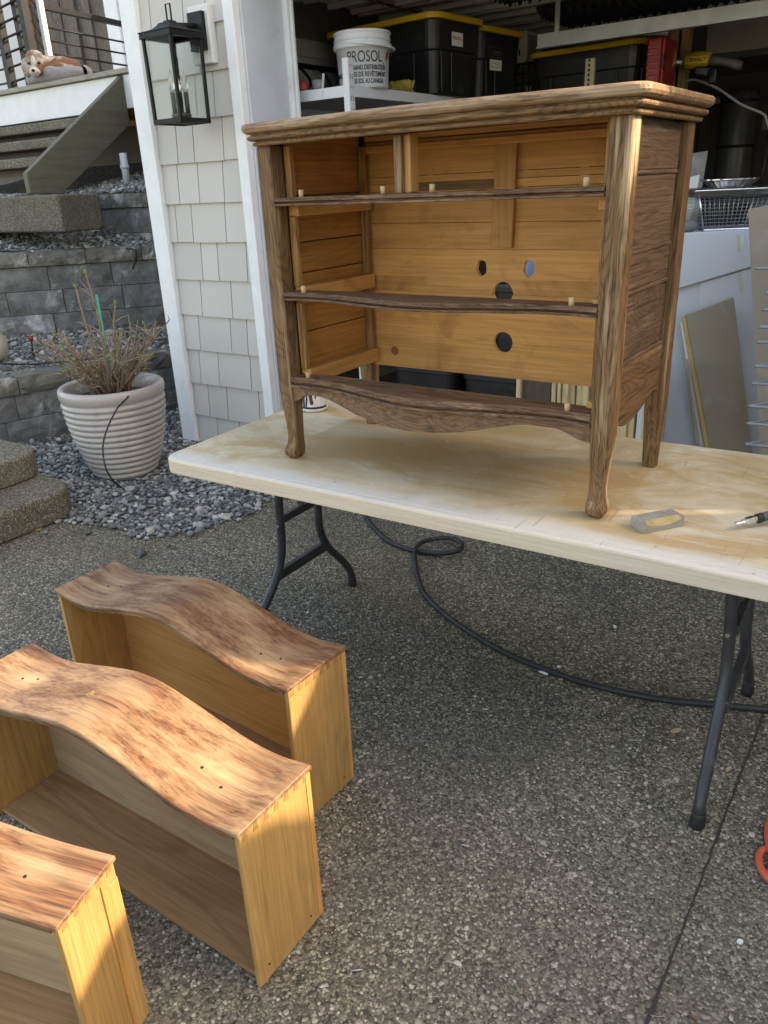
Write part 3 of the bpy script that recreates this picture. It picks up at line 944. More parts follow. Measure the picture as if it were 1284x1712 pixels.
# ================================================================== FOLDING TABLE
ZT = 0.74
TX, TY, TW = -0.3538, -0.1781, 0.032
table = thing('folding_table', 'long stained white plastic folding table carrying the bare dresser', 'table', (TX, TY, 0), TW, local=True)
def t2w(u, v, z):
    return Vector((TX+u*math.cos(TW)-v*math.sin(TW), TY+u*math.sin(TW)+v*math.cos(TW), z))
def round_rect(x0, x1, y0, y1, r, n=8):
    P = []
    for cx, cy, a0 in ((x1-r, y0+r, -90), (x1-r, y1-r, 0), (x0+r, y1-r, 90), (x0+r, y0+r, 180)):
        for i in range(n+1):
            a = R_(a0+90*i/n)
            P.append((cx+r*math.cos(a), cy+r*math.sin(a)))
    return P
def table_mat():
    s = NT('stained_table_plastic')
    co = s.coords(jitter=False)
    n1 = s.noise(co, 3.2, 7, .62, .5)
    col = s.ramp(n1, [(.30, (.56, .45, .275)), (.5, (.64, .55, .38)), (.7, (.69, .63, .50))])
    # brown oily overspray, streaked
    st = s.noise(s.map(co, (1.0, 2.2, 1), (3.1, 2.0, 0), (0, 0, .3)), 2.4, 7, .66, .7)
    f = s.ramp(st, [(.43, 0.0), (.58, .72)])
    col = s.mix(f, col, (.44, .265, .09))
    # browner rectangle across the middle, fading out before the front edge
    sx = s.new('ShaderNodeSeparateXYZ')
    s.put(sx.inputs[0], co)
    wob = s.math('MULTIPLY', s.math('SUBTRACT', s.noise(co, 14, 3, .5), .5), .012)
    x = s.math('ADD', sx.outputs[0], wob)
    inx = s.math('MULTIPLY', s.ramp(s.math('SUBTRACT', x, .285), [(0.0, 0.0), (.006, 1.0)]), s.ramp(s.math('SUBTRACT', 1.312, x), [(0.0, 0.0), (.02, 1.0)]))
    yy = s.math('ADD', sx.outputs[1], s.math('MULTIPLY', s.math('SUBTRACT', s.noise(co, 5, 5, .6), .5), .16))
    iny = s.ramp(yy, [(.06, 0.0), (.16, 1.0)])
    rect = s.math('MULTIPLY', inx, iny)
    pat = s.ramp(s.noise(s.map(co, loc=(5, 1, 0)), 4.5, 6, .65, .4), [(.32, .22), (.6, .62)])
    col = s.mix(s.math('MULTIPLY', rect, pat), col, (.40, .265, .115))
    # whiter front edge, and scuffs
    geo = s.new('ShaderNodeNewGeometry')
    sn_ = s.new('ShaderNodeSeparateXYZ')
    s.put(sn_.inputs[0], geo.outputs['True Normal'])
    up = s.ramp(sn_.outputs[2], [(.75, 0.0), (.95, 1.0)])
    edge = s.ramp(s.math('ADD', sx.outputs[1], s.math('MULTIPLY', s.math('SUBTRACT', s.noise(co, 6, 5, .6), .5), .12)), [(.03, .8), (.09, 0.0)])
    col = s.mix(edge, col, (.66, .645, .60))
    g = s.ramp(s.noise(s.map(co, loc=(1, 7, 0)), 9, 7, .7, .8), [(.58, 0.0), (.74, .5)])
    col = s.mix(g, col, (.36, .34, .30))
    w = s.ramp(s.noise(s.map(co, (18, 60, 1), (2, 5, 0), (0, 0, .6)), 1.0, 4, .7, .6), [(.64, 0.0), (.70, .55)])
    col = s.mix(s.math('MULTIPLY', w, up), col, (.78, .76, .69))
    d = s.ramp(s.noise(s.map(co, (90, 7, 1), (2, 9, 0), (0, 0, .25)), 1.0, 3, .6, .4), [(.66, 0.0), (.72, .5)])
    col = s.mix(s.math('MULTIPLY', d, up), col, (.27, .21, .14))
    d2 = s.ramp(s.noise(s.map(co, (9, 130, 1), (5, 2, 0), (0, 0, -.5)), 1.0, 3, .6, .4), [(.67, 0.0), (.72, .5)])
    col = s.mix(s.math('MULTIPLY', d2, up), col, (.33, .24, .14))
    sp = s.ramp(s.voro(co, 16), [(0.0, .8), (.055, .6), (.075, 0.0)])
    k = s.ramp(s.noise(co, 7, 2, .5), [(.54, 0.0), (.58, 1.0)])
    col = s.mix(s.math('MULTIPLY', s.math('MULTIPLY', sp, k), up), col, (.27, .16, .07))
    rim = s.ramp(s.noise(s.map(co, (2, 2, 60)), 2.0, 4, .6), [(.3, (.56, .465, .35)), (.7, (.65, .56, .44))])
    col = s.mix(up, rim, col)
    gn = s.noise(co, 420, 3, .6)
    return s.done(col, .55, s.bump(s.math('ADD', gn, s.math('MULTIPLY', n1, .6)), .22, .0016), spec=.35)
table_m = table_mat()
prof = [(.006, .694), (.001, .696), (0, .699), (0, .7075), (.0013, .7083), (0, .7091), (0, .7180), (.0013, .7188), (0, .7196), (0, .7275), (.0013, .7283), (0, .7291),
        (0, .733), (.002, .737), (.006, .7394), (.012, .74), (.020, .7398), (.0215, .7388), (.024, .7388), (.0255, .7398), (.30, .7398)]
rings = []
for ins, z in prof:
    r = max(.058-ins, .012)
    rings.append([(x, y, z) for x, y in round_rect(ins, 1.83-ins, ins, .764-ins, r)])
mb = MB()
mb.loft(rings, True, False)
mb.build('tabletop', table_m, table)
mb = MB()
mb.rng(.09, 1.74, .10, .125, .668, .694); mb.rng(.09, 1.74, .64, .665, .668, .694)
mb.build('frame', leg_metal, table, bevel=.003)
for uu, sgn in ((.147, 1), (1.578, -1)):
    for v0, v1 in ((.315, .115), (.535, .725)):
        uo = uu + (0.008*sgn if v0 < .4 else 0)
        s_ = 1 if v1 > v0 else -1
        pts = catmull([(uo+.03*sgn, v0, .693), (uo+.012*sgn, v0, .50), (uo+.004*sgn, v0, .335), (uo, v0+.045*s_, .235), (uo-.004*sgn, v0+.125*s_, .145), (uo-.006*sgn, v1-.012*s_, .075), (uo-.008*sgn, v1, .022)], 6)
        lg = MB().tube(pts, .0145, 12).build('leg', leg_metal, table)
        MB().lathe([(.0165, .004), (.018, .012), (.018, .028), (.0165, .034), (.0165, .05)], 14, (uo-.008*sgn, v1, 0)).build('rubber_foot', rubber, lg)
        if v0 < .4:
            mb = MB()
            for zz in (.43, .555):
                mb.tube([(uo+.01*sgn, v0-.016, zz), (uo+.01*sgn, v0-.0135, zz)], .006, 10)
            mb.build('rivet', chrome, lg)
    MB().bar((uu+.008*sgn, .315, .44), (uu+.008*sgn, .535, .44), .020, .026).build('crossbar', leg_metal, table, bevel=.003)
    MB().bar((uu, .275, .245), (uu, .575, .245), .022, .034).build('crossbar', leg_metal, table, bevel=.003)
    bx = uu+.25*sgn
    MB().bar((uu+.012*sgn, .425, .462), (bx, .425, .675), .022, .008, up=(sgn, 0, 1)).build('brace', leg_metal, table, bevel=.002)
    MB().rng(min(uu-.01, bx), max(uu+.01, bx), .34, .51, .662, .692).build('hinge_plate', leg_metal, table, bevel=.004)
    MB().tube(catmull([(uu+.03*sgn, .525, .655), (uu+.035*sgn, .57, .60), (uu+.06*sgn, .575, .585), (uu+.075*sgn, .57, .62), (uu+.07*sgn, .53, .66)], 5), .003, 6).build('locking_ring', steel, table)

# ================================================================== DRESSER
W, D = .934, .424
H0, H1 = 1.566, 1.607
dr = thing('dresser', 'stripped oak dresser with its drawers out standing on the folding table', 'dresser', (W/2, D/2, ZT))
WAVE = [(0, 0), (.08, -.010), (.17, -.006), (.255, .011), (.345, .031), (.45, .050), (.5, .053)]
def wave(t, amp=1.0):
    t = min(max(t, 0), 1)
    t = min(t, 1-t)
    # smooth catmull through the table
    for i in range(len(WAVE)-1):
        if t <= WAVE[i+1][0]:
            p = [WAVE[max(0, i-1)][1], WAVE[i][1], WAVE[i+1][1], WAVE[min(len(WAVE)-1, i+2)][1] if i+2 < len(WAVE) else WAVE[i][1]]
            q = (t-WAVE[i][0])/(WAVE[i+1][0]-WAVE[i][0])
            return amp*0.5*(2*p[1]+(p[2]-p[0])*q+(2*p[0]-5*p[1]+4*p[2]-p[3])*q*q+(3*p[1]-p[0]-3*p[2]+p[3])*q**3)
    return amp*WAVE[-1][1]
def bow(t, amp):
    return amp*(math.sin(math.pi*min(max(t, 0), 1))**1.5)
def top_outline(ex, ef, eb, ampl, r=.03, n=28):
    """plan of the top: ex side overhang, ef front overhang, eb back overhang"""
    P = []
    x0, x1 = -ex, W+ex
    for i in range(n+1):
        t = i/n
        x = x0+r+(x1-x0-2*r)*t
        P.append((x, -ef-bow(t, ampl)))
    for i in range(1, 7):
        a = -math.pi/2+i/6*math.pi/2
        P.append((x1-r+r*math.cos(a), -ef+r+r*math.sin(a)))
    P.append((x1, D+eb))
    P.append((x0, D+eb))
    for i in range(0, 6):
        a = math.pi+i/6*math.pi/2
        P.append((x0+r+r*math.cos(a), -ef+r+r*math.sin(a)))
    return P
A_ = .030
def ring(e, z, r):
    return [(x, y, z) for x, y in top_outline(e, e+.004, .004, A_, r)]
tp = [(.024, 1.5835, .022), (.030, 1.585, .026), (.0345, 1.588, .03), (.0375, 1.594, .034), (.0365, 1.601, .033), (.032, 1.6055, .03), (.025, 1.607, .026), (-.2, 1.6072, .01)]
mb = MB()
mb.loft([ring(e, z, r) for e, z, r in tp[:-1]], True, False)
mb.build('top', wood('worn_oak_top', 'X', (.19, .108, .055), (.28, .168, .088), (.37, .24, .135), .5, .22, 26, wear=((.52, .38, .24), .50, .68, 1.6), rough=.55, bumpk=.35), dr)
mp = [(.004, 1.556, .012), (.0125, 1.5565, .015), (.0145, 1.559, .016), (.0145, 1.564, .016), (.0105, 1.5645, .014), (.0105, 1.5675, .014), (.0205, 1.568, .02), (.0255, 1.571, .024), (.0265, 1.5745, .024), (.0245, 1.5785, .023), (.0185, 1.580, .02), (.0185, 1.5834, .02)]
mb = MB()
mb.loft([ring(e, z, r) for e, z, r in mp], False, False)
mb.build('moulding', oakX, dr)
# corner posts with cabriole-like feet
def post(x0, x1, y0, y1, sx, front):
    """square post; sx = outward x side. Front posts sweep in to an ankle and kick out to a small foot, rear ones taper straight"""
    if front:
        # z, outer edge in, inner edge in, front edge in (minus = kicked forward), back edge in
        S = [(.7405, .012, .010, .004, .014), (.750, .0045, .0035, -.005, .007), (.762, .0035, .0015, -.008, .0045), (.772, .0070, .0020, -.005, .0040), (.786, .0115, .0030, .001, .0040),
             (.806, .0128, .0035, .004, .0040), (.835, .0110, .0030, .0045, .0030), (.870, .0072, .0018, .003, .0020), (.905, .0035, .0006, .0015, .0008), (.945, .0008, 0, 0, 0), (1.2, 0, 0, 0, 0), (1.5555, 0, 0, 0, 0)]
    else:
        S = [(.7405, .0085, .0055, .010, .004), (.80, .0065, .004, .0075, .003), (.90, .002, .001, .002, .001), (.94, 0, 0, 0, 0), (1.5555, 0, 0, 0, 0)]
    R2 = []
    for z, o_, n_, f_, b_ in S:
        a0, a1 = (x0+n_, x1-o_) if sx > 0 else (x0+o_, x1-n_)
        b0, b1 = y0+f_, y1-b_
        c = .003
        R2.append([(px, py, z) for px, py in ((a0+c, b0), (a1-c, b0), (a1, b0+c), (a1, b1-c), (a1-c, b1), (a0+c, b1), (a0, b1-c), (a0, b0+c))])
    return MB().loft(R2)
oak_bare_sun = wood('oak_post_bare_sun_strip', 'Z', OAKZ[0], OAKZ[1], OAKZ[2], .64, .36, 44, wear=((.58, .43, .26), .52, .66, 1.6), rough=.6, bumpk=.45,  # paler spots paint the sun strip brighter along the bare-rubbed edge
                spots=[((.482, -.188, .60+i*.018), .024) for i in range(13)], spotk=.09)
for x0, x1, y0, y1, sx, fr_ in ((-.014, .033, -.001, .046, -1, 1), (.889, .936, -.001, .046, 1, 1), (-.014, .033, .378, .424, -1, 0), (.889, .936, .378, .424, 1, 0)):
    post(x0, x1, y0, y1, sx, fr_).build('post', oak_bare_sun if (fr_ and sx > 0) else oakZ, dr)
# side panels and aprons (outer oak, inner pine), mirrored
for side in (1, -1):
    X = (lambda x: x) if side > 0 else (lambda x: .922-x)
    def bx(nm, x0, x1, y0, y1, z0, z1, mat, bev=.002):
        a, b = sorted((X(x0), X(x1)))
        mb = MB(); mb.rng(a, b, y0, y1, z0, z1)
        return mb.build(nm, mat, dr, bevel=bev)
    for z0, z1, o in ((1.462, 1.556, .918), (1.308, 1.452, .915), (1.226, 1.299, .917), (1.078, 1.216, .915)):
        bx('side_panel', o-.012, o, .0465, .3775, z0, z1, oak_panel)
    for z in (1.457, 1.3035, 1.221, 1.0725):
        bx('side_rail', .904, .9195, .0465, .3775, z-.0045, z+.0045, oak_panel, .002)
    # scalloped side apron
    pf = [(.0465, 1.068), (.3775, 1.068), (.3775, .952), (.362, .949), (.350, .960), (.330, .958), (.30, .950), (.26, .937), (.21, .926), (.16, .922), (.12, .925), (.09, .934), (.066, .948), (.0465, .950)]
    a, b = sorted((X(.906), X(.921)))
    MB().prism(pf, 'X', a, b).build('side_apron', oakY, dr, bevel=.0015)
    # inner side boards
    for z0, z1, o in ((1.440, 1.582, .9), (1.325, 1.437, .9), (1.247, 1.322, .899), (1.09, 1.244, .9), (.962, 1.087, .9)):
        bx('inner_board', o-.008, o, .060, .377, z0, z1, pine_side, .0015)
    for zc in (1.412, 1.196, .975):
        bx('runner', .858, .8905, .052, .3775, zc-.022, zc+.018, pineY, .002)
    for y0, y1 in ((.047, .062), (.3615, .3772)):
        for z0, z1 in ((1.432, 1.556), (1.2145, 1.3895), (.9935, 1.1735)):
            bx('inner_stile', .868, .8885, y0, y1, z0, z1, pine_stile, .0015)
# front rails, moulded and serpentine
def rail_mesh(z0, z1, amp, y_back, x0=.0335, x1=.8885, n=40, groove=True):
    mb = MB()
    sect = []
    h = z1-z0
    prof = [(0.001, z0), (.005, z0+.04*h), (.005, z0+.24*h), (.0025, z0+.30*h), (-.006, z0+.32*h), (-.006, z0+.46*h), (.001, z0+.50*h), (.006, z0+.56*h), (.006, z0+.74*h), (.003, z0+.78*h), (.001, z0+.80*h), (.001, z0+.96*h), (-.002, z1)]
    rings = []
    for i in range(n+1):
        t = i/n
        x = x0+(x1-x0)*t
        s_ = wave(t, amp)
        rings.append([(x, -s_-o, z) for o, z in prof] + [(x, y_back, z1), (x, y_back, z0)])
    mb.loft(rings, True, False)
    return mb
rail_mesh(1.4165, 1.436, .55, .062).build('rail', oak_rail, dr, bevel=.0008, seg=1)
rail_mesh(1.1845, 1.2055, .95, .064).build('rail', oak_rail, dr, bevel=.0008, seg=1)
rail_mesh(.9500, .9790, 1.0, .066).build('rail', oak_rail, dr, bevel=.0008, seg=1)
# scalloped apron under the bottom rail
AP = [(-.43, .909), (-.415, .912), (-.405, .919), (-.393, .927), (-.375, .931), (-.35, .931), (-.311, .926), (-.263, .914), (-.215, .904), (-.156, .897), (-.10, .8935), (-.02, .8945), (.064, .899), (.122, .906), (.165, .914), (.206, .923), (.238, .930), (.270, .934), (.305, .9355), (.335, .9345), (.355, .931), (.372, .926), (.386, .920), (.404, .915), (.43, .914)]
def apz(dx):
    for i in range(len(AP)-1):
        if dx <= AP[i+1][0]:
            q = (dx-AP[i][0])/(AP[i+1][0]-AP[i][0])
            return AP[i][1]+(AP[i+1][1]-AP[i][1])*max(q, 0)
    return AP[-1][1]
mb = MB()
rings = []
for i in range(61):
    t = i/60
    x = .0335+.855*t
    s_ = wave(t, 1.0)-.004
    z = apz(x-.461)
    rings.append([(x, -s_, z), (x, -s_, .9495), (x, -s_+.018, .9495), (x, -s_+.018, z)])
mb.loft(rings, True, False)
mb.build('apron', wood('oak_apron', 'X', (.15, .078, .042), (.21, .116, .064), (.275, .162, .095), .5, .28, 18, rough=.6, bumpk=.3,
                       wear=((.36, .22, .13), .58, .75, .9)), dr, bevel=.001, seg=1)
# divider between the two top drawers
MB().rng(.408, .428, -.014, .0, 1.4365, 1.5555).build('divider', oakZ, dr, bevel=.002)
MB().rng(.412, .442, .001, .036, 1.4365, 1.5555).build('divider_block', pineZ, dr, bevel=.0025)
MB().rng(.415, .445, .062, .36, 1.4165, 1.434).build('centre_runner', pineY, dr, bevel=.002)
# back boards with bored holes
def board_with_holes(x0, x1, z0, z1, y0, y1, holes):
    """grid-free: outline + holes via bmesh triangle_fill, extruded"""
    bm = bmesh.new()
    loops = [[(x0, z0), (x1, z0), (x1, z1), (x0, z1)]]
    for hx_, hz_, rx, rz, a0, a1 in holes:
        pass
    for L in loops:
        vsx = [bm.verts.new((x, y0, z)) for x, z in L]
        for i in range(len(vsx)):
            bm.edges.new((vsx[i], vsx[(i+1) % len(vsx)]))
    for hx_, hz_, rx, rz, a0, a1 in holes:
        n = 28
        vsx = []
        for i in range(n):
            a = 2*math.pi*i/n
            k = 1+.05*math.sin(5*a+hx_*40)
            vsx.append(bm.verts.new((hx_+rx*k*math.cos(a), y0, hz_+rz*k*math.sin(a))))
        for i in range(n):
            bm.edges.new((vsx[i], vsx[(i+1) % n]))
    bmesh.ops.triangle_fill(bm, use_beauty=True, use_dissolve=False, edges=bm.edges[:])
    ge = bmesh.ops.extrude_face_region(bm, geom=bm.faces[:])
    for v in [g for g in ge['geom'] if isinstance(g, bmesh.types.BMVert)]:
        v.co.y = y1
    bmesh.ops.recalc_face_normals(bm, faces=bm.faces)
    mb = MB()
    bm.verts.index_update()
    mb.add([v.co[:] for v in bm.verts], [tuple(v.index for v in f.verts) for f in bm.faces])
    bm.free()
    return mb
def notch_board(x0, x1, z0, z1, y0, y1, arcs):
    """board whose top/bottom edge is bitten by round holes; arcs: (cx,cz,r)"""
    n = 60
    top, bot = [], []
    xs = [x0+(x1-x0)*i/240 for i in range(241)]
    for x in xs:
        zt_, zb_ = z1, z0
        for cx, cz, r in arcs:
            if abs(x-cx) < r:
                hh = math.sqrt(r*r-(x-cx)**2)
                if cz+hh > z0 and cz-hh <= z0:
                    zb_ = max(zb_, min(cz+hh, z1-.002))
                elif cz-hh < z1 and cz+hh >= z1:
                    zt_ = min(zt_, max(cz-hh, z0+.002))
        top.append((x, zt_)); bot.append((x, zb_))
    mb = MB()
    rings = []
    for (x, zt_), (_, zb_) in zip(top, bot):
        rings.append([(x, y0, zb_), (x, y1, zb_), (x, y1, zt_), (x, y0, zt_)])
    mb.loft(rings)
    return mb
YB = .394
bz = [(1.474, 1.566), (1.3525, 1.4355), (1.2825, 1.3520), (1.1655, 1.2820), (1.036, 1.165), (.937, 1.0355)]
bx0, bx1 = .036, .886
hA = (.478, 1.170, .0295)
hB = (.481, 1.036, .0290)
MB().rng(bx0, bx1, YB, YB+.012, 1.5685, 1.582).build('back_board', pineX, dr, bevel=.0017)
MB().rng(.034, .888, YB-.022, YB-.001, 1.5375, 1.5555).build('back_rail', pineX, dr, bevel=.002)
MB().rng(bx0, bx1, YB, YB+.012, 1.4755, 1.5655).build('back_board', pineX, dr, bevel=.0017)
MB().rng(bx0, bx1, YB+.001, YB+.012, 1.4575, 1.4745).build('back_board', pineX, dr, bevel=.001)
MB().rng(bx0, .195, YB, YB+.012, 1.4365, 1.4565).build('back_board', pineX, dr, bevel=.001)
MB().rng(.452, bx1, YB, YB+.012, 1.4365, 1.4565).build('back_board', pineX, dr, bevel=.001)
MB().rng(.17, .48, YB+.013, YB+.022, 1.425, 1.47).build('back_batten', wood('dark_batten', 'X', (.16, .085, .04), (.24, .13, .06), (.30, .17, .08), .2, .2), dr)
MB().rng(bx0, bx1, YB, YB+.012, *bz[1]).build('back_board', pineX, dr, bevel=.0017)
MB().rng(bx0, bx1, YB, YB+.012, *bz[2]).build('back_board', pineX, dr, bevel=.0017)
bm_ = board_with_holes(bx0, bx1, 1.2075, 1.2822, YB, YB+.012, [(.412, 1.234, .0155, .0215, 0, 0), (.553, 1.235, .0155, .0225, 0, 0)])
bm_.build('back_board', pineX, dr)
notch_board(bx0, bx1, 1.1655, 1.2075, YB, YB+.012, [hA]).build('back_board', pineX, dr)
notch_board(bx0, bx1, 1.036, 1.1650, YB, YB+.012, [hA, hB]).build('back_board', pineX, dr)
notch_board(bx0, bx1, .937, 1.0357, YB, YB+.012, [hB]).build('back_board', pineX, dr)
rot = Matrix.Rotation(R_(2.2), 3, 'Y')
mb = MB(); mb.box((.483, YB-.009, 1.414), (.060, .016, .250), rot); mb.build('back_strap', pine('Z', .82), dr, bevel=.002)
MB().tube([(.115, YB+.001, .985), (.115, YB-.0012, .985)], .0135, 20).build('plug', wood('dark_plug', 'X', (.22, .08, .03), (.30, .115, .045), (.36, .15, .06), .2, .2), dr)
for px, pz in ((.112, 1.436), (.359, 1.436), (.491, 1.436), (.846, 1.436), (.095, 1.2055), (.828, 1.2055), (.087, .979), (.83, .979)):
    MB().tube([(px, .012, pz), (px, .012, pz+.017)], .0065, 10, smooth=True).build('peg', dowel, dr)

# ================================================================== DRAWERS STANDING ON THEIR BACKS
def front_mat(name, spots, wearc):
    return wood(name, 'X', (.150, .062, .028), (.215, .096, .045), (.29, .145, .072), .55, .25, 18, wear=(wearc, .43, .73, 1.5), rough=.48, spots=spots, bumpk=.3)
def drawer(label, loc, rot, w, t, h, wavef, holes, key, seed, wearc=(.46, .31, .17), groove=False):
    d = thing('drawer', label, 'drawer', loc, rot, 'dresser drawers standing on the driveway', local=True)
    # local: x along the front (0 = left end), y 0 = open side, y t = underside, z up towards the front board
    th = .012
    wz = lambda x: wavef(x/w)
    fr = h-.020
    mb = MB(); rings = []
    n = 48
    for i in range(n+1):
        x = -.004+(w+.008)*i/n
        z = h+wz(x)
        yb = t+.004
        rings.append([(x, -.006, z-.010), (x, -.006, z-.003), (x, -.003, z), (x, yb-.003, z), (x, yb, z-.003), (x, yb, z-.012)])
    mb.loft(rings, True, False)
    sp = [((x, y, h+wz(x)), r) for x, y, r in holes]
    mb.build('front', front_mat('drawer_front_%d' % seed, sp, wearc), d, bevel=.001, seg=1)
    # dark sawn backing of the front board, following the curve
    mb = MB(); rings = []
    for i in range(n+1):
        x = .0125+(w-.025)*i/n
        z = h+wz(x)-.0125
        rings.append([(x, -.003, min(z-.008, z)), (x, -.003, z), (x, t, z), (x, t, z-.008)])
    mb.loft(rings, True, False)
    mb.build('front_backing', oak_rail, d)
    sides = []
    for x0, x1 in ((0, th), (w-th, w)):
        mb = MB(); mb.rng(x0, x1, 0, t, 0, h-.0125)
        sides.append(mb.build('side', drawer_side, d, bevel=.0015))
    MB().rng(th+.0005, w-th-.0005, .012, t-.001, .002, .014).build('back', drawer_floor, d, bevel=.001)
    MB().rng(th+.0005, w-th-.0005, t-.022, t-.014, .0145, h-.022).build('bottom', drawer_in if seed == 1 else drawer_ply, d)
    # dovetail pins along the joint on the right side
    k = max(3, int(t/.026))
    for i in range(k):
        y = t*(i+.5)/k
        a, b = .0045, .0075
        mb = MB(); mb.prism([(y-a, h-.0145), (y+a, h-.0145), (y+b, h-.030), (y-b, h-.030)], 'X', w-.002, w+.0007)
        mb.build('dovetail', end_grain, d)
    if groove:
        MB().rng(w, w+.004, t*.70, t*.74, .0, h-.032).build('guide_strip', pineZ, d, bevel=.001)
        MB().rng(w+.0002, w+.003, t*.745, t-.001, .0, h-.05).build('guide_strip', drawer_side, d, bevel=.001)
    else:
        MB().rng(w, w+.0018, t*.93, t-.001, .004, h-.016).build('guide_strip', pineZ, d, bevel=.0008)
    for x, y, r in holes:
        z = h+wz(x)
        sl = (wz(x+.004)-wz(x-.004))/.008
        for rr, hh, mt in ((.0035, .0006, black_hole),):
            mb = MB()
            n_ = Vector((-sl, 0, 1)).normalized()
            c = Vector((x, y, z))
            mb.tube([c-n_*.002, c+n_*hh], rr, 12)
            mb.build('knob_hole', mt, d)
    if key:
        x, y = key
        z = h+wz(x)
        mb = MB()
        mb.rng(x-.006, x+.006, y-.012, y-.010, z-.003, z+.0012); mb.rng(x-.006, x-.004, y-.010, y+.010, z-.003, z+.0012)
        mb.rng(x+.004, x+.006, y-.010, y+.010, z-.003, z+.0012); mb.rng(x-.002, x+.002, y-.004, y+.006, z-.003, z+.0008)
        mb.build('keyhole', plain('brass_keyhole_%d' % seed, (.40, .28, .10), .4, .6), d)
    # two nail heads low on the right side
    mb = MB()
    for y, zz in ((.03, .035), (t-.04, .030)):
        mb.tube([(w-.002, y, zz), (w+.0009, y, zz)], .0028, 8)
    mb.build('nail_head', black_hole, d)
    return d
wv = lambda t: wave(t, 1.0)
drawer('serpentine drawer standing farthest back, half under the table', (-.4930, -.5060, .003), R_(-1.1), .905, .208, .412, wv,
       [(.105, .10, .05), (.145, .115, .05), (.748, .075, .085), (.800, .090, .07)], (.385, .105), 1)
drawer('serpentine drawer in the middle with pale sanded spots around its knob holes', (-.2900, -.9140, .003), R_(1.5), .905, .203, .404, wv,
       [(.110, .10, .05), (.150, .115, .05), (.725, .090, .11), (.790, .075, .08)], (.385, .10), 2)
w3 = .46
drawer('small drawer nearest the camera at the lower left corner', (.503-.96*w3, -1.180-.285*w3, .003), R_(16.5), w3, .142, .405, lambda t: .030*(0.5+0.5*math.cos(math.pi*min(1, t*1.15)))-.004,
       [(.345, .062, .07)], None, 3, groove=True)

# ================================================================== PLANTER AND SHRUB
PC = Vector((-2.19, 1.00, .004))
pot = thing('planter', 'grey glazed planter with horizontal ribs beside the block wall', 'planter', PC)
prof = [(0, 0), (.172, 0), (.178, .006)]
for i in range(13):
    z = .012+i*.034
    t = (z+.017)/.52
    r = .178+.118*math.sin(min(1.0, t*1.06)*math.pi/2)**.85
    prof += [(r-.008, z+.002), (r+.001, z+.009), (r+.004, z+.017), (r+.001, z+.026), (r-.008, z+.033)]
prof += [(.292, .462), (.300, .475), (.303, .50), (.300, .520), (.292, .528), (.272, .528), (.262, .518), (.258, .46), (.25, .42)]
prof = [(r*.93, z*.97) for r, z in prof]
pm = plain('glazed_pot', (.40, .36, .325), .32, var=.10, vsc=5, bump=.25, bsc=30, dirt=((.16, .135, .12), .62, .78, 7))
MB().lathe(prof, 64, PC, caps=False).build('pot', pm, pot)
soil = plain('potting_soil', (.05, .036, .025), .95, var=.4, vsc=40, bump=1.0, bsc=70)
MB().lathe([(0, .445), (.15, .442), (.242, .435)], 32, PC, caps=False).build('soil', soil, pot)
shrub = thing('shrub', 'bare twiggy cut back shrub growing in the ribbed planter', 'shrub', PC+Vector((0, 0, .45)))
stem_m = wood('dry_stem', 'Z', (.17, .105, .065), (.29, .19, .125), (.42, .31, .22), .3, .2, 10, rough=.8)
bud_m = plain('green_bud', (.24, .27, .07), .6, var=.3)
leafdry = plain('dry_twig', (.34, .27, .18), .8, var=.3)
rs = random.Random(31)
tall = [(-.05, -.02, .62, -.10, .02), (.0, .0, .70, -.02, .0), (-.02, .04, .52, .05, .05)]
tw = MB()
bd = MB()
def bud(p, d, s=.02):
    p, d = Vector(p), Vector(d).normalized()
    sx_ = d.orthogonal().normalized()
    for a in (0, 2.1, 4.2):
        q = Matrix.Rotation(a, 3, d) @ sx_
        tip = p+d*s+q*s*.45
        mid = p+d*s*.5+q*s*.30
        side = d.cross(q)*s*.22
        bd.add([p, mid+side, tip, mid-side], [(0, 1, 2), (0, 2, 3)])
for i in range(92):
    a = rs.uniform(0, 6.28)
    r0 = rs.uniform(0, .10)
    if i < len(tall):
        bx_, by_, hh, lx, ly = tall[i]
    else:
        bx_, by_ = r0*math.cos(a), r0*math.sin(a)
        hh = rs.uniform(.15, .43)
        lean = rs.uniform(.2, 1.0)
        lx, ly = hh*lean*math.cos(a+rs.uniform(-.4, .4)), hh*lean*math.sin(a+rs.uniform(-.4, .4))
    b0 = PC+Vector((bx_, by_, .44))
    pts = []
    for k in range(6):
        t = k/5
        w_ = .012*t
        pts.append(b0+Vector((lx*t**1.2+rs.uniform(-w_, w_), ly*t**1.2+rs.uniform(-w_, w_), hh*(t-.08*t*t))))
    rr = rs.uniform(.0038, .0075) if i >= len(tall) else .0078
    MB().tube(pts, [rr*(1-.45*k/5) for k in range(6)], 6).build('stem', stem_m, shrub)
    for j in range(rs.randint(2, 4)):
        k = rs.randint(2, 5)
        p = pts[k]
        d = Vector((rs.uniform(-1, 1), rs.uniform(-1, 1), rs.uniform(-.1, 1.1))).normalized()
        L = rs.uniform(.03, .13)
        tw.tube([p, p+d*L*.55+Vector((0, 0, .006)), p+d*L], [.0022, .0017, .001], 4)
        if rs.random() < .12:
            bud(p+d*L, d)
    if i < len(tall) or rs.random() < .18:
        bud(pts[-1], pts[-1]-pts[-2], .03)
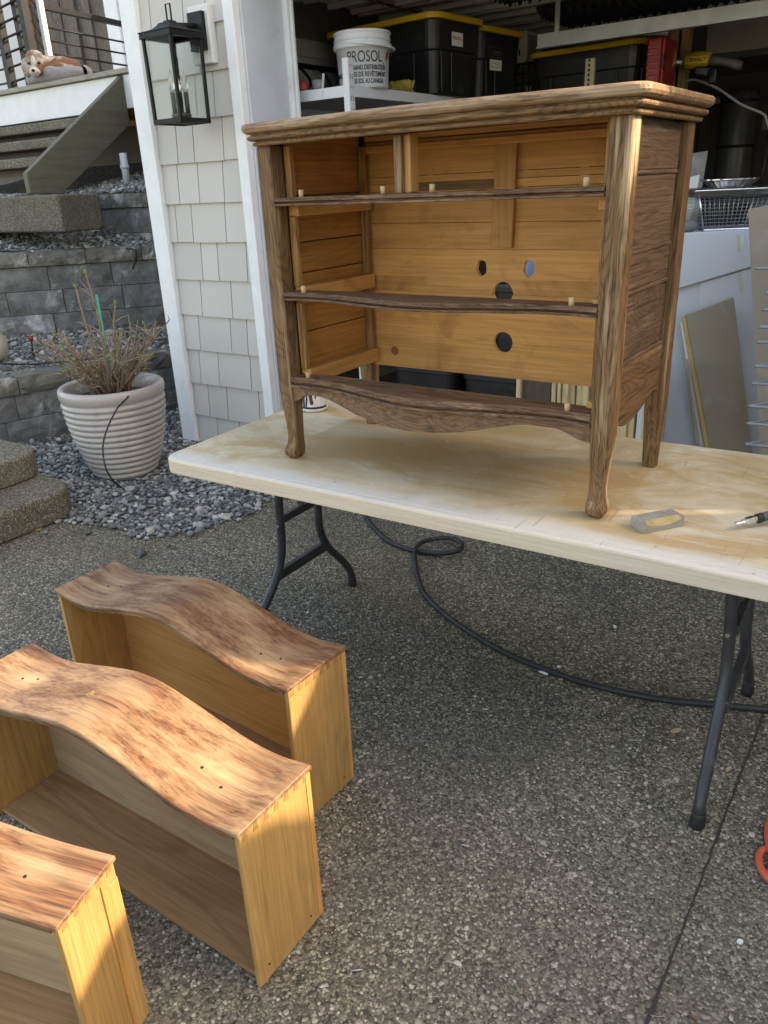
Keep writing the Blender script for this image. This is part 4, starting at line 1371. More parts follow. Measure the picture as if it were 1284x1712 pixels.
# whorls of thin dry stalks lying across
for i in range(60):
    a = rs.uniform(0, 6.28); r_ = rs.uniform(.02, .2)
    p = PC+Vector((r_*math.cos(a), r_*math.sin(a), .46+rs.uniform(0, .15)))
    d = Vector((rs.uniform(-1, 1), rs.uniform(-1, 1), rs.uniform(-.2, .5))).normalized()*rs.uniform(.06, .16)
    tw.tube([p, p+d*.5+Vector((0, 0, rs.uniform(-.01, .02))), p+d], [.002, .0016, .001], 4)
stuff(tw.build('twigs', leafdry, shrub))
stuff(bd.build('buds', bud_m, shrub))
sk0, sk1 = PC+Vector((.0, .01, .44)), PC+Vector((-.015, .02, .98))
single('plant_stake', MB().tube([sk0, sk0.lerp(sk1, .5), sk1], .0075, 8), plain('green_stake', (.03, .33, .19), .45, var=.25, vsc=120), 'green garden stake standing upright in the planter', 'stake', tuple(sk0))
drip = [PC+Vector((.02, -.10, .45)), atd(214, 660, 4.08), atd(196, 683, 3.97), atd(178, 720, 3.90), atd(172, 752, 3.88), atd(180, 790, 3.88), at(206, 817, 2, .02), at(250, 831, 2, .016), at(300, 824, 2, .016), at(345, 810, 2, .018)]
single('drip_tube', MB().tube(catmull(drip, 6), .0042, 8), rubber, 'thin black drip tube looping over the rim of the ribbed planter to the gravel', 'tube', tuple(drip[6]))
t2 = [at(118, 362, 2, 1.15), at(150, 392, 2, 1.10), at(195, 412, 2, 1.10), at(228, 425, 1, 2.33), at(205, 490, 1, 2.42), at(196, 545, 2, .54), at(225, 566, 2, .50), at(290, 568, 2, .49)]
single('drip_tube', MB().tube(catmull(t2, 6), .006, 8), rubber, 'black irrigation tube hanging down over the middle block wall', 'tube', tuple(t2[5]))
t3 = [at(-4, 420, 2, 1.12), at(60, 420, 2, 1.10), at(122, 416, 2, 1.09), at(136, 400, 2, 1.11), at(112, 352, 2, 1.2)]
single('drip_tube', MB().tube(catmull(t3, 6), .006, 8), rubber, 'black irrigation tube lying along the top of the middle block wall', 'tube', tuple(t3[1]))
t4 = [at(-4, 608, 2, .50), at(45, 609, 2, .47), at(95, 606, 2, .46), at(150, 600, 2, .46), at(215, 590, 2, .46)]
single('drip_tube', MB().tube(catmull(t4, 6), .006, 8), rubber, 'black irrigation tube lying along the lower gravel terrace', 'tube', tuple(t4[1]))
# sprinkler spike
sp0, sp1 = at(55, 588, 2, .51), None
spk = thing('drip_stake', 'small black irrigation stake with a red head in the lower terrace gravel', 'irrigation stake', tuple(sp0))
MB().tube([sp0-Vector((0, 0, .03)), sp0+Vector((.01, 0, .08))], .006, 8).build('spike', rubber, spk)
MB().tube([sp0+Vector((.01, 0, .075)), sp0+Vector((.012, 0, .105))], .013, 10).build('head', red_plastic, spk)
# urn at the left edge
uc = at(-16, 575, 0, -3.62)
single('urn', MB().lathe([(0, 0), (.06, 0), (.085, .03), (.105, .09), (.095, .15), (.07, .185), (.083, .20), (.083, .22), (.06, .225), (.0, .2)], 28, (uc.x, uc.y, uc.z-.11)), plain('pale_stone_urn', (.42, .38, .31), .6), 'small pale round urn at the left edge on the lower gravel terrace', 'urn', (uc.x, uc.y, uc.z-.11))

# ================================================================== SMALL THINGS ON TABLE AND GROUND
bl = thing('sanding_block', 'worn grey foam sanding block with a chamfered edge on the table', 'sanding block', (1.05, .01, ZT), local=False)
mb = MB()
c1 = Vector((1.032, -.030, 0))
ux = (Vector((1.094, .052, 0))-c1).normalized(); uy = Vector((-ux.y, ux.x, 0))
def bp(u, v, z): return c1+ux*u+uy*v+Vector((0, 0, ZT+z))
L_, Wd, Hh = .103, .047, .025
P = []
n = 12
rings = []
for i in range(n+1):
    u = L_*i/n
    dip = .014*math.sin(math.pi*i/n)**.6 if 0 < i < n else 0
    rings.append([bp(u, 0, .0008), bp(u, 0, Hh-dip), bp(u, .012 if dip else .0005, Hh), bp(u, Wd, Hh), bp(u, Wd, .0008)])
mb.loft(rings)
foam_g = plain('grey_abrasive_foam', (.30, .285, .235), .95, var=.15, vsc=60, bump=.8, bsc=500)
mb.build('block', foam_g, bl, bevel=.0015)
rings = []
for i in range(1, n):
    u = L_*i/n
    dip = .014*math.sin(math.pi*i/n)**.6
    e = Vector((0, 0, .0009))-uy*.0008
    rings.append([bp(u, .0006, Hh-dip)+e, bp(u, .0115, Hh)+e, bp(u, .0115, Hh)+e*.3, bp(u, .0006, Hh-dip)+e*.3])
MB().loft(rings).build('worn_face', plain('wood_dust_ochre', (.42, .31, .15), .95, var=.2, vsc=40, bump=.5, bsc=400), bl)
# air hose end with plug
n0, n1 = at(1229, 877, 2, .753), at(1300, 858, 2, .766)
ax = (n1-n0).normalized()
hz_ = thing('air_hose', 'black air hose end with a steel plug lying on the table', 'hose', tuple(n0))
def along(t): return n0+ax*t
MB().tube([along(0), along(.003), along(.008), along(.010), along(.014), along(.016), along(.021), along(.024)], [.0035, .0055, .0055, .0040, .0040, .0060, .0060, .0045], 14, smooth=False).build('plug', chrome, hz_)
MB().tube([along(.024), along(.026), along(.044), along(.046)], [.006, .0095, .0095, .007], 6, smooth=False).build('hex_nut', chrome, hz_)
MB().tube([along(.046), along(.052)], .0078, 14).build('ferrule', plain('brass', (.60, .42, .16), .3, 1.0), hz_)
MB().tube([along(.0515), along(.064)], .0105, 14).build('sleeve', rubber, hz_)
rb_ = []
rr_ = []
for i in range(60):
    rb_.append(along(.064+i*.002)); rr_.append(.0098+.0010*math.sin(i*2.1))
rb_ += [along(.20), along(.26)+Vector((.02, .02, .0)), along(.5)+Vector((.12, .10, -.01))]
rr_ += [.009, .009, .009]
MB().tube(rb_, rr_, 12).build('hose', plain('grey_rubber', (.085, .085, .09), .6), hz_)
# paint-dripped jar behind the left leg
jc = at(526, 678, 2, ZT)
jc = Vector((-.268, .442, ZT))
jar = thing('jar', 'white jar with brown and navy paint drips behind the left dresser leg', 'jar', tuple(jc))
MB().lathe([(0, .0008), (.040, .0008), (.045, .004), (.047, .010), (.045, .016), (.045, .085), (.040, .092), (.036, .092), (.036, .02), (0, .018)], 36, jc).build('body', plain('white_jar', (.66, .63, .62), .4, dirt=((.45, .35, .30), .55, .8, 25)), jar)
brn = plain('brown_drip', (.10, .035, .025), .4); nav = plain('navy_drip', (.012, .014, .045), .4)
for a, w_, z0, mt in ((-100, .16, .004, brn), (-84, .09, .020, nav), (-62, .15, .030, brn), (-40, .07, .05, brn), (-120, .14, .02, nav), (-140, .1, .04, brn)):
    mb = MB(); rings = []
    for k in range(7):
        z = z0+(.086-z0)*k/6
        ww = w_*(.7 if k == 0 else 1)*(1+.15*math.sin(k*2+a))
        aa = R_(a)+.04*math.sin(k*1.3+a)
        rings.append([(jc.x+rr2*math.cos(aa+s2), jc.y+rr2*math.sin(aa+s2), jc.z+z) for rr2, s2 in ((.0448, -ww), (.0458, -ww*.6), (.0458, ww*.6), (.0448, ww))])
    mb.loft(rings, True, True); mb.build('drip', mt, jar)
mb = MB(); rings = []
for k in range(25):
    aa = R_(-200+k*9)
    rings.append([(jc.x+r*math.cos(aa), jc.y+r*math.sin(aa), jc.z+z) for r, z in ((.0448, .013), (.0462, .014), (.0462, .020), (.0448, .021))])
mb.loft(rings); mb.build('drip', nav, jar)
# black hose under the table with one loop
hp = [(-.75, 1.32, .011), (-.62, 1.17, .011), (-.56, 1.10, .011), (-.44, 1.01, .011), (-.332, .947, .011), (-.24, .923, .011), (-.163, .922, .012), (-.06, .94, .02), (-.005, .985, .027), (-.02, 1.045, .030), (-.085, 1.070, .030), (-.150, 1.035, .028), (-.178, .955, .030), (-.155, .88, .022), (-.105, .81, .011), (-.02, .70, .011), (.082, .60, .011), (.256, .501, .011), (.462, .424, .011), (.624, .396, .011), (.804, .392, .011), (.994, .425, .011), (1.15, .486, .011), (1.276, .537, .011), (1.45, .62, .011)]
single('black_hose', MB().tube(catmull(hp, 6), .0098, 10), plain('black_hose_rubber', (.022, .022, .023), .55, dirt=((.10, .09, .075), .58, .8, 22)), 'black rubber hose with one small loop on the driveway under the table', 'hose', (.08, .60, .011))
op_ = .018
op = [(1.47, .24, .010), (1.40, .21, .010), (1.352, .14, .010), (1.345, .06, .011), (1.365, -.02, .020), (1.40, -.06, .028), (1.45, -.05, .02)]
op2 = [(1.44, .01, .012), (1.385, .005, .012), (1.350, -.012, .011), (1.345, -.045, .010), (1.365, -.085, .010), (1.42, -.115, .010), (1.50, -.12, .010)]
single('orange_hose', MB().tube(catmull([(a+op_, b, c) for a, b, c in op], 7), .0085, 10).tube(catmull([(a+op_, b, c) for a, b, c in op2], 7), .0085, 10), plain('orange_hose_pvc', (.62, .115, .06), .45), 'orange air hose coil at the right edge of the driveway', 'hose', (1.40, .02, .01))
nm_ = plain('bright_nail', (.6, .6, .62), .3, 1.0)
for (x0, y0, x1, y1), lab in (((.745, -.768, .764, -.752), 'bright nail on the pebbled driveway in front of the middle drawer'), ((.766, -.370, .791, -.363), 'thin bright nail on the open driveway between drawers and table leg')):
    mb = MB(); mb.tube([(x0, y0, .009), (x1, y1, .009)], .0016, 8)
    d_ = Vector((x1-x0, y1-y0, 0)).normalized()
    mb.tube([Vector((x0, y0, .009))-d_*.001, Vector((x0, y0, .009))], .0035, 10)
    single('nail', mb, nm_, lab, 'nail', (x0, y0, .006))
chip_m = plain('white_chip', (.74, .73, .70), .7)
chip_t = plain('tan_chip', (.42, .33, .22), .8)
def chip(px, py, L, w_, a, mt, lab, cat):
    p = at(px, py, 2, .006)
    mb = MB(); rings = []
    ca, sa = math.cos(a), math.sin(a)
    for u, k in ((-.5, .3), (-.3, .9), (.1, 1), (.35, .7), (.5, .2)):
        rings.append([(p.x+u*L*ca-v*w_*k*sa, p.y+u*L*sa+v*w_*k*ca, .004+z) for v, z in ((-.5, .001), (.5, .002+.002*u), (.5, .005+.003*u), (-.5, .004))])
    mb.loft(rings); single('chip' if cat == 'chip' else 'dry_leaf', mb, mt, lab, cat, (p.x, p.y, .004))
chip(908, 1125, .034, .008, -.15, chip_m, 'long white paint chip beside the black hose', 'chip')
chip(934, 1115, .012, .009, .4, chip_m, 'small white paint chip just behind the black hose', 'chip')
chip(937, 1136, .014, .006, .2, chip_t, 'tan wood chip just in front of the black hose', 'chip')
chip(1237, 1575, .012, .010, .5, chip_m, 'white paint chip on the slab right of the joint', 'chip')
chip(1130, 1222, .034, .014, .9, chip_t, 'pale wood flake on the slab under the table', 'chip')
chip(1028, 1048, .016, .010, 2.2, chip_m, 'white paint fleck under the table', 'chip')
chip(935, 1050, .022, .012, 1.2, chip_t, 'pale fleck under the middle of the table', 'chip')
chip(60, 885, .05, .030, .6, plain('dry_leaf_m', (.30, .23, .14), .8), 'dry brown leaf on the slab below the lowest step', 'leaf')
chip(1240, 1255, .018, .016, .3, agg_pebble, 'loose grey stone on the joint right of the table leg', 'chip')
chip(1218, 1286, .024, .008, 1.2, chip_t, 'tan splinter on the slab joint beside the table leg', 'chip')
rs = random.Random(77)
mb = MB()
for i in range(150):
    x, y = rs.uniform(-.4, 1.5), rs.uniform(-1.2, 1.1)
    a = rs.uniform(0, 6.28); L = rs.uniform(.008, .035)
    mb.tube([(x, y, .006), (x+L*.5*math.cos(a), y+L*.5*math.sin(a), .008), (x+L*math.cos(a+.3), y+L*math.sin(a+.3), .006)], .0006, 4)
stuff(mb.build('wood_shavings', chip_t))

# leaf litter and grit blown against the gravel and the slab
rs = random.Random(101)
mb = MB()
for i in range(170):
    if i < 110:
        x, y = rs.uniform(-2.0, -.6), rs.uniform(.0, 1.2)
    else:
        x, y = rs.uniform(-.3, 1.6), rs.uniform(-1.2, .9)
    z = .022 if (x < -1.2 and y > .45) else .006
    a = rs.uniform(0, 6.28); L = rs.uniform(.004, .013)
    c, s_ = math.cos(a), math.sin(a)
    mb.add([(x-L*c, y-L*s_, z), (x+L*.4*s_, y-L*.4*c, z+.003), (x+L*c, y+L*s_, z+.001), (x-L*.4*s_, y+L*.4*c, z+.002)], [(0, 1, 2), (0, 2, 3)])
stuff(mb.build('leaf_litter', plain('leaf_litter', (.17, .115, .065), .9, var=.5, vsc=3)))

# ================================================================== INSIDE THE GARAGE
def atp(px, py, P0, n):
    d = _r * ((px - 642) / 1299.3) - _u * ((py - 856) / 1299.3) + _f
    P0, n = Vector(P0), Vector(n)
    return CAM + d * ((P0 - CAM).dot(n) / d.dot(n))
def slab_from(front, back):
    mb = MB()
    mb.loft([front, [Vector(p)+Vector(back) for p in front]])
    return mb
# overhead door rolled up under the ceiling
od = thing('overhead_door', 'pale ribbed garage door rolled up under the ceiling', 'garage door', (.8, 3.4, 2.46))
for k in range(5):
    y0 = 2.02+k*.545
    MB().rng(-1.95, 3.25, y0, y0+.54, 2.485, 2.525).build('door_panel', door_paint, od)
    for j in (0.03, .26, .49):
        MB().rng(-1.95, 3.25, y0+j, y0+j+.035, 2.455, 2.4845).build('rib', door_paint, od, bevel=.005)
galv = plain('galvanised_strut', (.42, .43, .43), .45, metal=.35, var=.15, vsc=6)
sb = thing('steel_strut', 'long galvanised steel strut hanging above the dark totes', 'strut', (.8, 3.62, 2.2))
za, zb2 = at(1060, 33, 1, 3.62).z, at(1060, 57, 1, 3.62).z
xa = at(898, 80, 1, 3.62).x
MB().rng(xa, 3.2, 3.62, 3.635, zb2, za).build('web', galv, sb)
MB().rng(xa, 3.2, 3.60, 3.655, zb2-.006, zb2-.0005).build('flange', galv, sb)
for x in (xa+.12, 1.2, 2.8):
    MB().rng(x-.015, x+.015, 3.637, 3.642, zb2+.01, 2.454).build('hanger', galv, sb)
mb = MB()
mb.tube(catmull([(-1.62, 2.0, 1.2), (-1.62, 2.0, 2.2), (-1.62, 2.10, 2.40), (-1.62, 2.35, 2.46), (-1.62, 4.7, 2.47)], 5), .018, 6)
mb.build('track', steel, od)
mb = MB(); mb.tube([atd(1173, 12, 5.0), atd(1178, 22, 4.98), atd(1184, 38, 4.96)], .010, 6); mb.build('cable', steel, od)
# egg-crate foam tiles stored on the door
def foam_tile(lab, x0, x1, y0, y1, z):
    mb = MB()
    s_ = .062
    nx, ny = int((x1-x0)/s_), int((y1-y0)/s_)
    for i in range(nx):
        for j in range(ny):
            a, b = x0+i*s_, y0+j*s_
            mb.add([(a, b, z), (a+s_, b, z), (a+s_, b+s_, z), (a, b+s_, z), (a+s_/2, b+s_/2, z-.058)], [(0, 1, 4), (1, 2, 4), (2, 3, 4), (3, 0, 4)])
    mb.rng(x0, x0+nx*s_, y0, y0+ny*s_, z+.0005, z+.02)
    single('foam_tile', mb, foam_m, lab, 'foam tile', ((x0+x1)/2, (y0+y1)/2, z), 'egg crate foam tiles under the garage door')
foam_tile('larger black egg crate foam tile above the dresser corner', -.98, .35, 3.72, 4.30, 2.43)
foam_tile('smaller black egg crate foam tile nearer the top edge of the picture', -.95, -.05, 2.95, 3.32, 2.43)

# white boltless shelving
rk = thing('shelving_unit', 'white slotted steel shelving holding the pail and black totes', 'shelving', (-1.6, 3.1, .006))
for x, sx in ((-1.225, -1), (-2.08, 1)):
    for y, sy in ((2.03, 1), (4.2, -1)):
        o = MB().rng(min(x, x+sx*.035), max(x, x+sx*.035), y, y+sy*.002, .008, 2.055).build('upright', white_enamel, rk)
        mb = MB(); mb.rng(x-.0015, x+.0015, min(y, y+sy*.045)+.003, max(y, y+sy*.045), .008, 2.055)
        f2_ = mb.build('upright', white_enamel, rk)
        mb = MB()
        for k in range(41):
            z = .06+k*.049
            for yo in (.014, .032):
                mb.rng(x-.0022, x+.0022, y+sy*yo-.003, y+sy*yo+.003, z-(.012 if k % 2 else .005), z+(.012 if k % 2 else .005))
        stuff(mb.build('slot', plain('slot_grey', (.20, .20, .21), .7), f2_))
for z in (1.885, 1.25, .62):
    for y in (2.035, 4.19):
        MB().rng(-2.04, -1.2605, y-.002, y+.012, z-.004, z+.048).build('beam', white_enamel, rk, bevel=.002)
    for x in (-1.232, -2.078):
        MB().rng(x-.006, x+.006, 2.08, 4.15, z-.004, z+.048).build('beam', white_enamel, rk, bevel=.002)
    MB().rng(-2.06, -1.24, 2.049, 4.17, z+.030, z+.044).build('shelf_board', plain('shelf_board_grey', (.42, .42, .41), .6), rk)
mb = MB()
for xx, zz in ((-1.40, 1.915), (-1.40, 1.900)):
    mb.tube([(xx, 2.0345, zz), (xx, 2.0325, zz)], .005, 10)
mb.build('bolt', steel, rk)
SZ = 1.931
# pail with print
bc = Vector((-1.315, 2.29, SZ))
pail = thing('pail', 'white plastic pail printed PROSOL on the shelf corner', 'pail', bc)
pail_m = plain('white_pail_plastic', (.66, .67, .68), .38, var=.05, vsc=4, dirt=((.50, .50, .49), .58, .8, 9))
MB().lathe([(0, .001), (.126, .001), (.130, .006), (.141, .185), (.152, .186), (.155, .190), (.155, .206), (.152, .210), (.1455, .211), (.1465, .222), (.151, .224), (.151, .232), (.1470, .234), (.148, .252), (.152, .255), (.152, .262), (.149, .266), (.143, .262), (.137, .15), (.12, .02), (0, .018)], 48, bc).build('body', pail_m, pail)
rings = []
for k in range(33):
    a = k/32*2*math.pi
    rings.append(bc+Vector((.158*math.cos(a)+.012*.8, .158*math.sin(a)+.012*.5, .199-.016*(math.cos(a)*.8+math.sin(a)*.5))))
MB().tube(rings, .0065, 8, caps=False).build('handle', pail_m, pail)
out = Vector((CAM.x-bc.x, CAM.y-bc.y, 0)).normalized()
rightv = Vector((-out.y, out.x, 0))
def pail_m4(z, rad, ang=0.0):
    q = Matrix.Rotation(ang, 3, 'Z')
    o_, r2 = q @ out, q @ rightv
    mm = Matrix.Identity(4)
    mm.col[0][:3] = r2; mm.col[1][:3] = (0, 0, 1); mm.col[2][:3] = o_
    p = o_*rad+Vector((0, 0, z))
    mm.col[3][:3] = p
    return mm
text_obj('print', 'PROSOL', .074, ink_black, pail, pail_m4(.140, .1398, R_(4)), bend=.139, width=.195, extrude=.0006)
text_obj('print', '.', .06, ink_black, pail, pail_m4(.125, .1388, R_(49)), bend=.1385, extrude=.0006)
for i, (tx_, wd, an) in enumerate((("PLUS GRAND DISTRIBUTEUR", .255, 3), ("D'ACCESSOIRES DE REV\u00caTEMENT", .325, -11), ("DE SOL AU CANADA", .172, 12))):
    text_obj('print', tx_, .031, ink_black, pail, pail_m4(.092-i*.031, .1370-i*.0021, R_(an)), bend=.1362-i*.0018, width=wd, bold=.0006, extrude=.0006)
mb = MB()
def cyl(a, z, r): 
    q = Matrix.Rotation(a, 3, 'Z') @ out
    return bc+q*r+Vector((0, 0, z))
for a0, z0, z1 in ((1.02, .120, .168), (1.13, .130, .178)):
    mb.add([cyl(a0, z0, .1402), cyl(a0+.085, z0+.012, .1405), cyl(a0+.085, z1, .1425), cyl(a0, z1-.014, .142)], [(0, 1, 2, 3)])
mb.build('logo', red_plastic, pail)
mb = MB()
for k in range(14):
    z = .03+k*.0105
    w_ = .07 if k % 3 == 0 else .04
    mb.add([cyl(-1.10, z, .1325+z*.06), cyl(-1.10+w_, z, .1325+z*.06), cyl(-1.10+w_, z+.003, .1328+z*.06), cyl(-1.10, z+.003, .1328+z*.06)], [(0, 1, 2, 3)])
mb.build('scale_marks', grey_print, pail)

# black totes with yellow lids
def tote(lab, loc, rot, sx, sy, sz, group=None, r=.07):
    t = thing('storage_tote', lab, 'tote', loc, rot, group, local=True)
    rings = []
    for z, ins in ((0, .045), (.01, .038), (sz*.55, .022), (sz*.56, .012), (sz-.035, .004)):
        rings.append([(x, y, z) for x, y in round_rect(-sx+ins, -ins, ins, sy-ins, r-ins*.5, 5)])
    MB().loft(rings, True, False).build('body', black_plastic, t, bevel=.004)
    rings = []
    for z, ins in ((sz-.034, -.014), (sz-.030, -.018), (sz-.004, -.016), (sz, -.006), (sz, .03), (sz+.006, .045)):
        rings.append([(x, y, z) for x, y in round_rect(-sx+ins, -ins, ins, sy-ins, r-ins*.6, 6)])
    MB().loft(rings, True, False).build('lid', yellow_plastic, t, bevel=.002)
    for y in (.16, .36):
        MB().rng(-.022, -.012, sy*y, sy*y+.018, .02, sz*.55-.004).build('wall_rib', black_plastic, t, bevel=.004)
    for x in (.2, .5, .8):
        MB().rng(-sx*x-.01, -sx*x+.01, .012, .022, .02, sz*.55-.004).build('wall_rib', black_plastic, t, bevel=.004)
    return t
T1 = tote('nearest black tote with a yellow lid and red handwritten label', (-1.175, 2.80, SZ), R_(-6), .86, .50, .415, 'black totes with yellow lids')
T2_ = tote('black tote with a yellow lid behind the red labelled one on the shelf', (-1.165, 3.335, SZ), R_(-6), .86, .50, .405, 'black totes with yellow lids')
def side_sheet(t, name, y0, y1, z0, z1, mat, x=.0012):
    return MB().rng(x-.001, x, y0, y1, z0, z1).build(name, mat, t)
MX = Matrix(((0, 0, 1, 0), (1, 0, 0, 0), (0, 1, 0, 0), (0, 0, 0, 1)))
def side_text(t, body, size, y, z, mat, sx=1.0, x=.0018):
    mm = MX.copy(); mm.col[3][:3] = (x, y, z)
    return text_obj('writing', body, size, mat, t, mm, sx=sx, extrude=.0003)
side_sheet(T1, 'label', .165, .275, .255, .325, paper)
side_text(T1, 'Entrends', .030, .220, .297, ink_red, .8)
side_sheet(T2_, 'label', .10, .235, .165, .225, paper)
mb = MB()
rs = random.Random(4)
for row in (.205, .183):
    p_ = [(.0018, .108+i*.006, row+rs.uniform(-.006, .006)) for i in range(20)]
    mb.tube(p_, .0012, 4)
mb.build('writing', grey_print, T2_)
mb = MB()
for a in ((.085, .235, .292, .294), (.085, .235, .238, .240)):
    mb.rng(.0008, .0014, a[0], a[1], a[2], a[3])
for y_ in (.085, .233):
    mb.rng(.0008, .0014, y_, y_+.002, .2405, .2918)
mb.rng(.0008, .0014, .135, .225, .262, .272); mb.rng(.0008, .0014, .14, .215, .250, .254)
mb.tube([(.0012, .110+.014*math.cos(k/16*6.29), .268+.017*math.sin(k/16*6.29)) for k in range(17)], .0008, 4, caps=False)
mb.build('badge', plain('tote_badge', (.14, .14, .14), .5), T2_)
T3 = tote('black tote with a yellow lid under the steel strut deeper in the garage', (-.36, 3.92, 1.885), R_(-4), .78, .5, .345, 'black totes with yellow lids')
rk2 = thing('shelving_unit', 'grey shelving with a pale slotted post deeper in the garage', 'shelving', (-.3, 4.1, .006))
MB().rng(-1.2, .02, 3.70, 4.45, 1.855, 1.884).build('shelf_board', plain('dark_shelf', (.10, .095, .09), .7), rk2)
for x in (-1.13, .0):
    MB().rng(x-.02, x+.02, 3.67, 3.69, .01, 1.854).build('upright', black_metal, rk2)
pp = at(985, 140, 1, 3.58)
o = MB().rng(pp.x-.028, pp.x+.028, 3.575, 3.60, 1.2, 2.105).build('upright', plain('cream_upright', (.42, .36, .22), .5), rk2)
mb = MB()
for k in range(9):
    mb.rng(pp.x-.010, pp.x+.002, 3.5735, 3.5748, 1.88+k*.026, 1.895+k*.026)
mb.build('slot', black_hole, o)
# white box, crate, red case
wb = at(862, 112, 1, 4.22)
bx_ = thing('carton', 'white cardboard box on top of a black crate behind the totes', 'box', (-1.0, 4.25, 2.17))
MB().rng(-1.42, -1.245, 4.15, 4.40, 2.205, 2.40).build('body', paper, bx_, bevel=.004)
MB().rng(-1.2445, -1.2435, 4.17, 4.38, 2.23, 2.38).build('print_panel', grey_print, bx_)
MB().rng(-1.3, -1.29, 4.148, 4.1495, 2.25, 2.29).build('print_mark', ink_black, bx_)
cr = thing('milk_crate', 'dark lattice crate beneath the white box', 'crate', (-1.3, 4.25, 1.932))
for k in range(5):
    z = 1.94+k*.062
    MB().rng(-1.46, -1.06, 4.12, 4.128, z, z+.012).build('slat', black_plastic, cr)
    MB().rng(-1.058, -1.05, 4.12, 4.50, z, z+.012).build('slat', black_plastic, cr)
for k in range(9):
    MB().rng(-1.46+k*.049, -1.45+k*.049, 4.129, 4.134, 1.935, 2.20).build('slat', black_plastic, cr)
    MB().rng(-1.064, -1.059, 4.14+k*.044, 4.15+k*.044, 1.935, 2.20).build('slat', black_plastic, cr)
MB().rng(-1.45, -1.07, 4.14, 4.49, 1.934, 1.945).build('floor', black_plastic, cr)
rc = thing('tool_case', 'red plastic tool case standing upright beside the dark tote', 'case', (-.13, 3.9, 1.885))
a_, b_ = at(1078, 130, 1, 3.8), at(1104, 130, 1, 3.8)
MB().rng(a_.x, b_.x-.008, 3.80, 4.05, 1.886, 2.205).build('shell', red_plastic, rc, bevel=.012)
MB().rng(b_.x-.007, b_.x+.012, 3.80, 4.05, 1.886, 2.200).build('shell', red_plastic, rc, bevel=.012)
for k in range(5):
    MB().rng(a_.x+.005, b_.x-.015, 3.794, 3.7995, 2.0+k*.035, 2.018+k*.035).build('rib', red_plastic, rc, bevel=.003)
MB().tube(catmull([(b_.x+.02, 3.79, 2.02), (b_.x+.02, 3.775, 2.05), (b_.x+.02, 3.775, 2.08), (b_.x+.02, 3.79, 2.11)], 4), .006, 6).build('handle', black_plastic, rc)
dc = at(1112, 92, 1, 3.95)
single('disc', MB().lathe([(0, -.01), (.075, -.01), (.08, 0), (.075, .01), (0, .01)], 28, (0, 0, 0)), plain('orange_disc', (.42, .12, .05), .6), 'dull orange disc tucked behind the red tool case', 'disc', (0, 0, 0))
o = bpy.context.scene.objects['disc']; o.location = (dc.x-.02, 3.98, dc.z-.02); o.rotation_euler = (R_(78), 0, R_(20))
single('white_roll', MB().tube([(-.36, 3.95, 2.262), (-.22, 3.99, 2.25)], .022, 12), paper, 'pale rolled rag lying on the dark tote lid', 'roll', (-.29, 3.97, 2.25))
for i, (px, w_) in enumerate(((1128, .062), (1147, .05))):
    p = at(px, 60, 1, 4.5)
    single('wall_stud', MB().rng(p.x-w_/2, p.x+w_/2, 4.48, 4.57, .01, 2.78), stud, ('wide bare timber post behind the yellow tool', 'narrow bare timber post just right of the wider one')[i], 'post', (p.x, 4.52, .01), 'bare timber posts in the garage', bevel=.004)
# yellow power tool on a shelf hook
tl = thing('power_tool', 'yellow and grey corded power tool hanging from the timber post', 'power tool', at(1160, 105, 1, 4.30))
def T(px, py, y=4.30): return at(px, py, 1, y)
MB().tube([T(1143, 104), T(1147, 103), T(1160, 101), T(1176, 99), T(1184, 99), T(1188, 100)], [.026, .045, .050, .046, .040, .030], 16).build('body', yellow_plastic, tl)
MB().tube([T(1120, 104), T(1124, 104), T(1143, 104)], [.022, .030, .030], 14).build('nose', steel, tl)
MB().tube([T(1112, 112), T(1117, 108), T(1122, 104)], [.012, .016, .016], 10).build('guard', steel, tl)
MB().tube([T(1188, 100), T(1200, 101), T(1222, 105), T(1232, 108), T(1240, 110)], [.032, .027, .024, .030, .022], 14).build('handle', plain('grey_grip', (.12, .12, .115), .5), tl)
pA, pB = T(1166, 112), T(1186, 122)
MB().box(((pA.x+pB.x)/2, 4.28, (pA.z+pB.z)/2-.01), (.085, .07, .05), Matrix.Rotation(R_(12), 3, 'Y')).build('battery', black_plastic, tl, bevel=.008)
MB().box(T(1164, 100, 4.245), (.13, .004, .042), Matrix.Rotation(R_(3), 3, 'Y')).build('badge', plain('badge_yellow', (.66, .42, .03), .4), tl, bevel=.001)
q = T(1164, 100, 4.240) - T(1160, 105, 4.30)
q = T(1164, 100, 4.2425) - Vector(tl.location)
mm = Matrix(((1, 0, 0, q.x), (0, 0, -1, q.y), (0, 1, 0, q.z), (0, 0, 0, 1))) @ Matrix.Rotation(R_(-3), 4, 'Z')
text_obj('writing', 'DEWALT', .030, ink_black, tl, mm, sx=.95, bold=.0009, extrude=.0006)
single('pouch', MB().rng(-.05, .0, 4.36, 4.40, 1.97, 2.06), black_plastic, 'black pouch with a torn white tag beneath the yellow tool', 'pouch', (-.02, 4.38, 1.97), bevel=.01)
cb = [at(1148, 135, 1, 4.44), at(1165, 134, 1, 4.42), at(1200, 148, 1, 4.40), at(1240, 175, 1, 4.38), at(1275, 190, 1, 4.38), at(1283, 205, 1, 4.38), at(1300, 260, 1, 4.40)]
single('grey_cable', MB().tube(catmull(cb, 6), .008, 8), plain('grey_cable_m', (.35, .34, .32), .6), 'grey cable sagging across the dark wall from the timber post', 'cable', tuple(cb[2]))
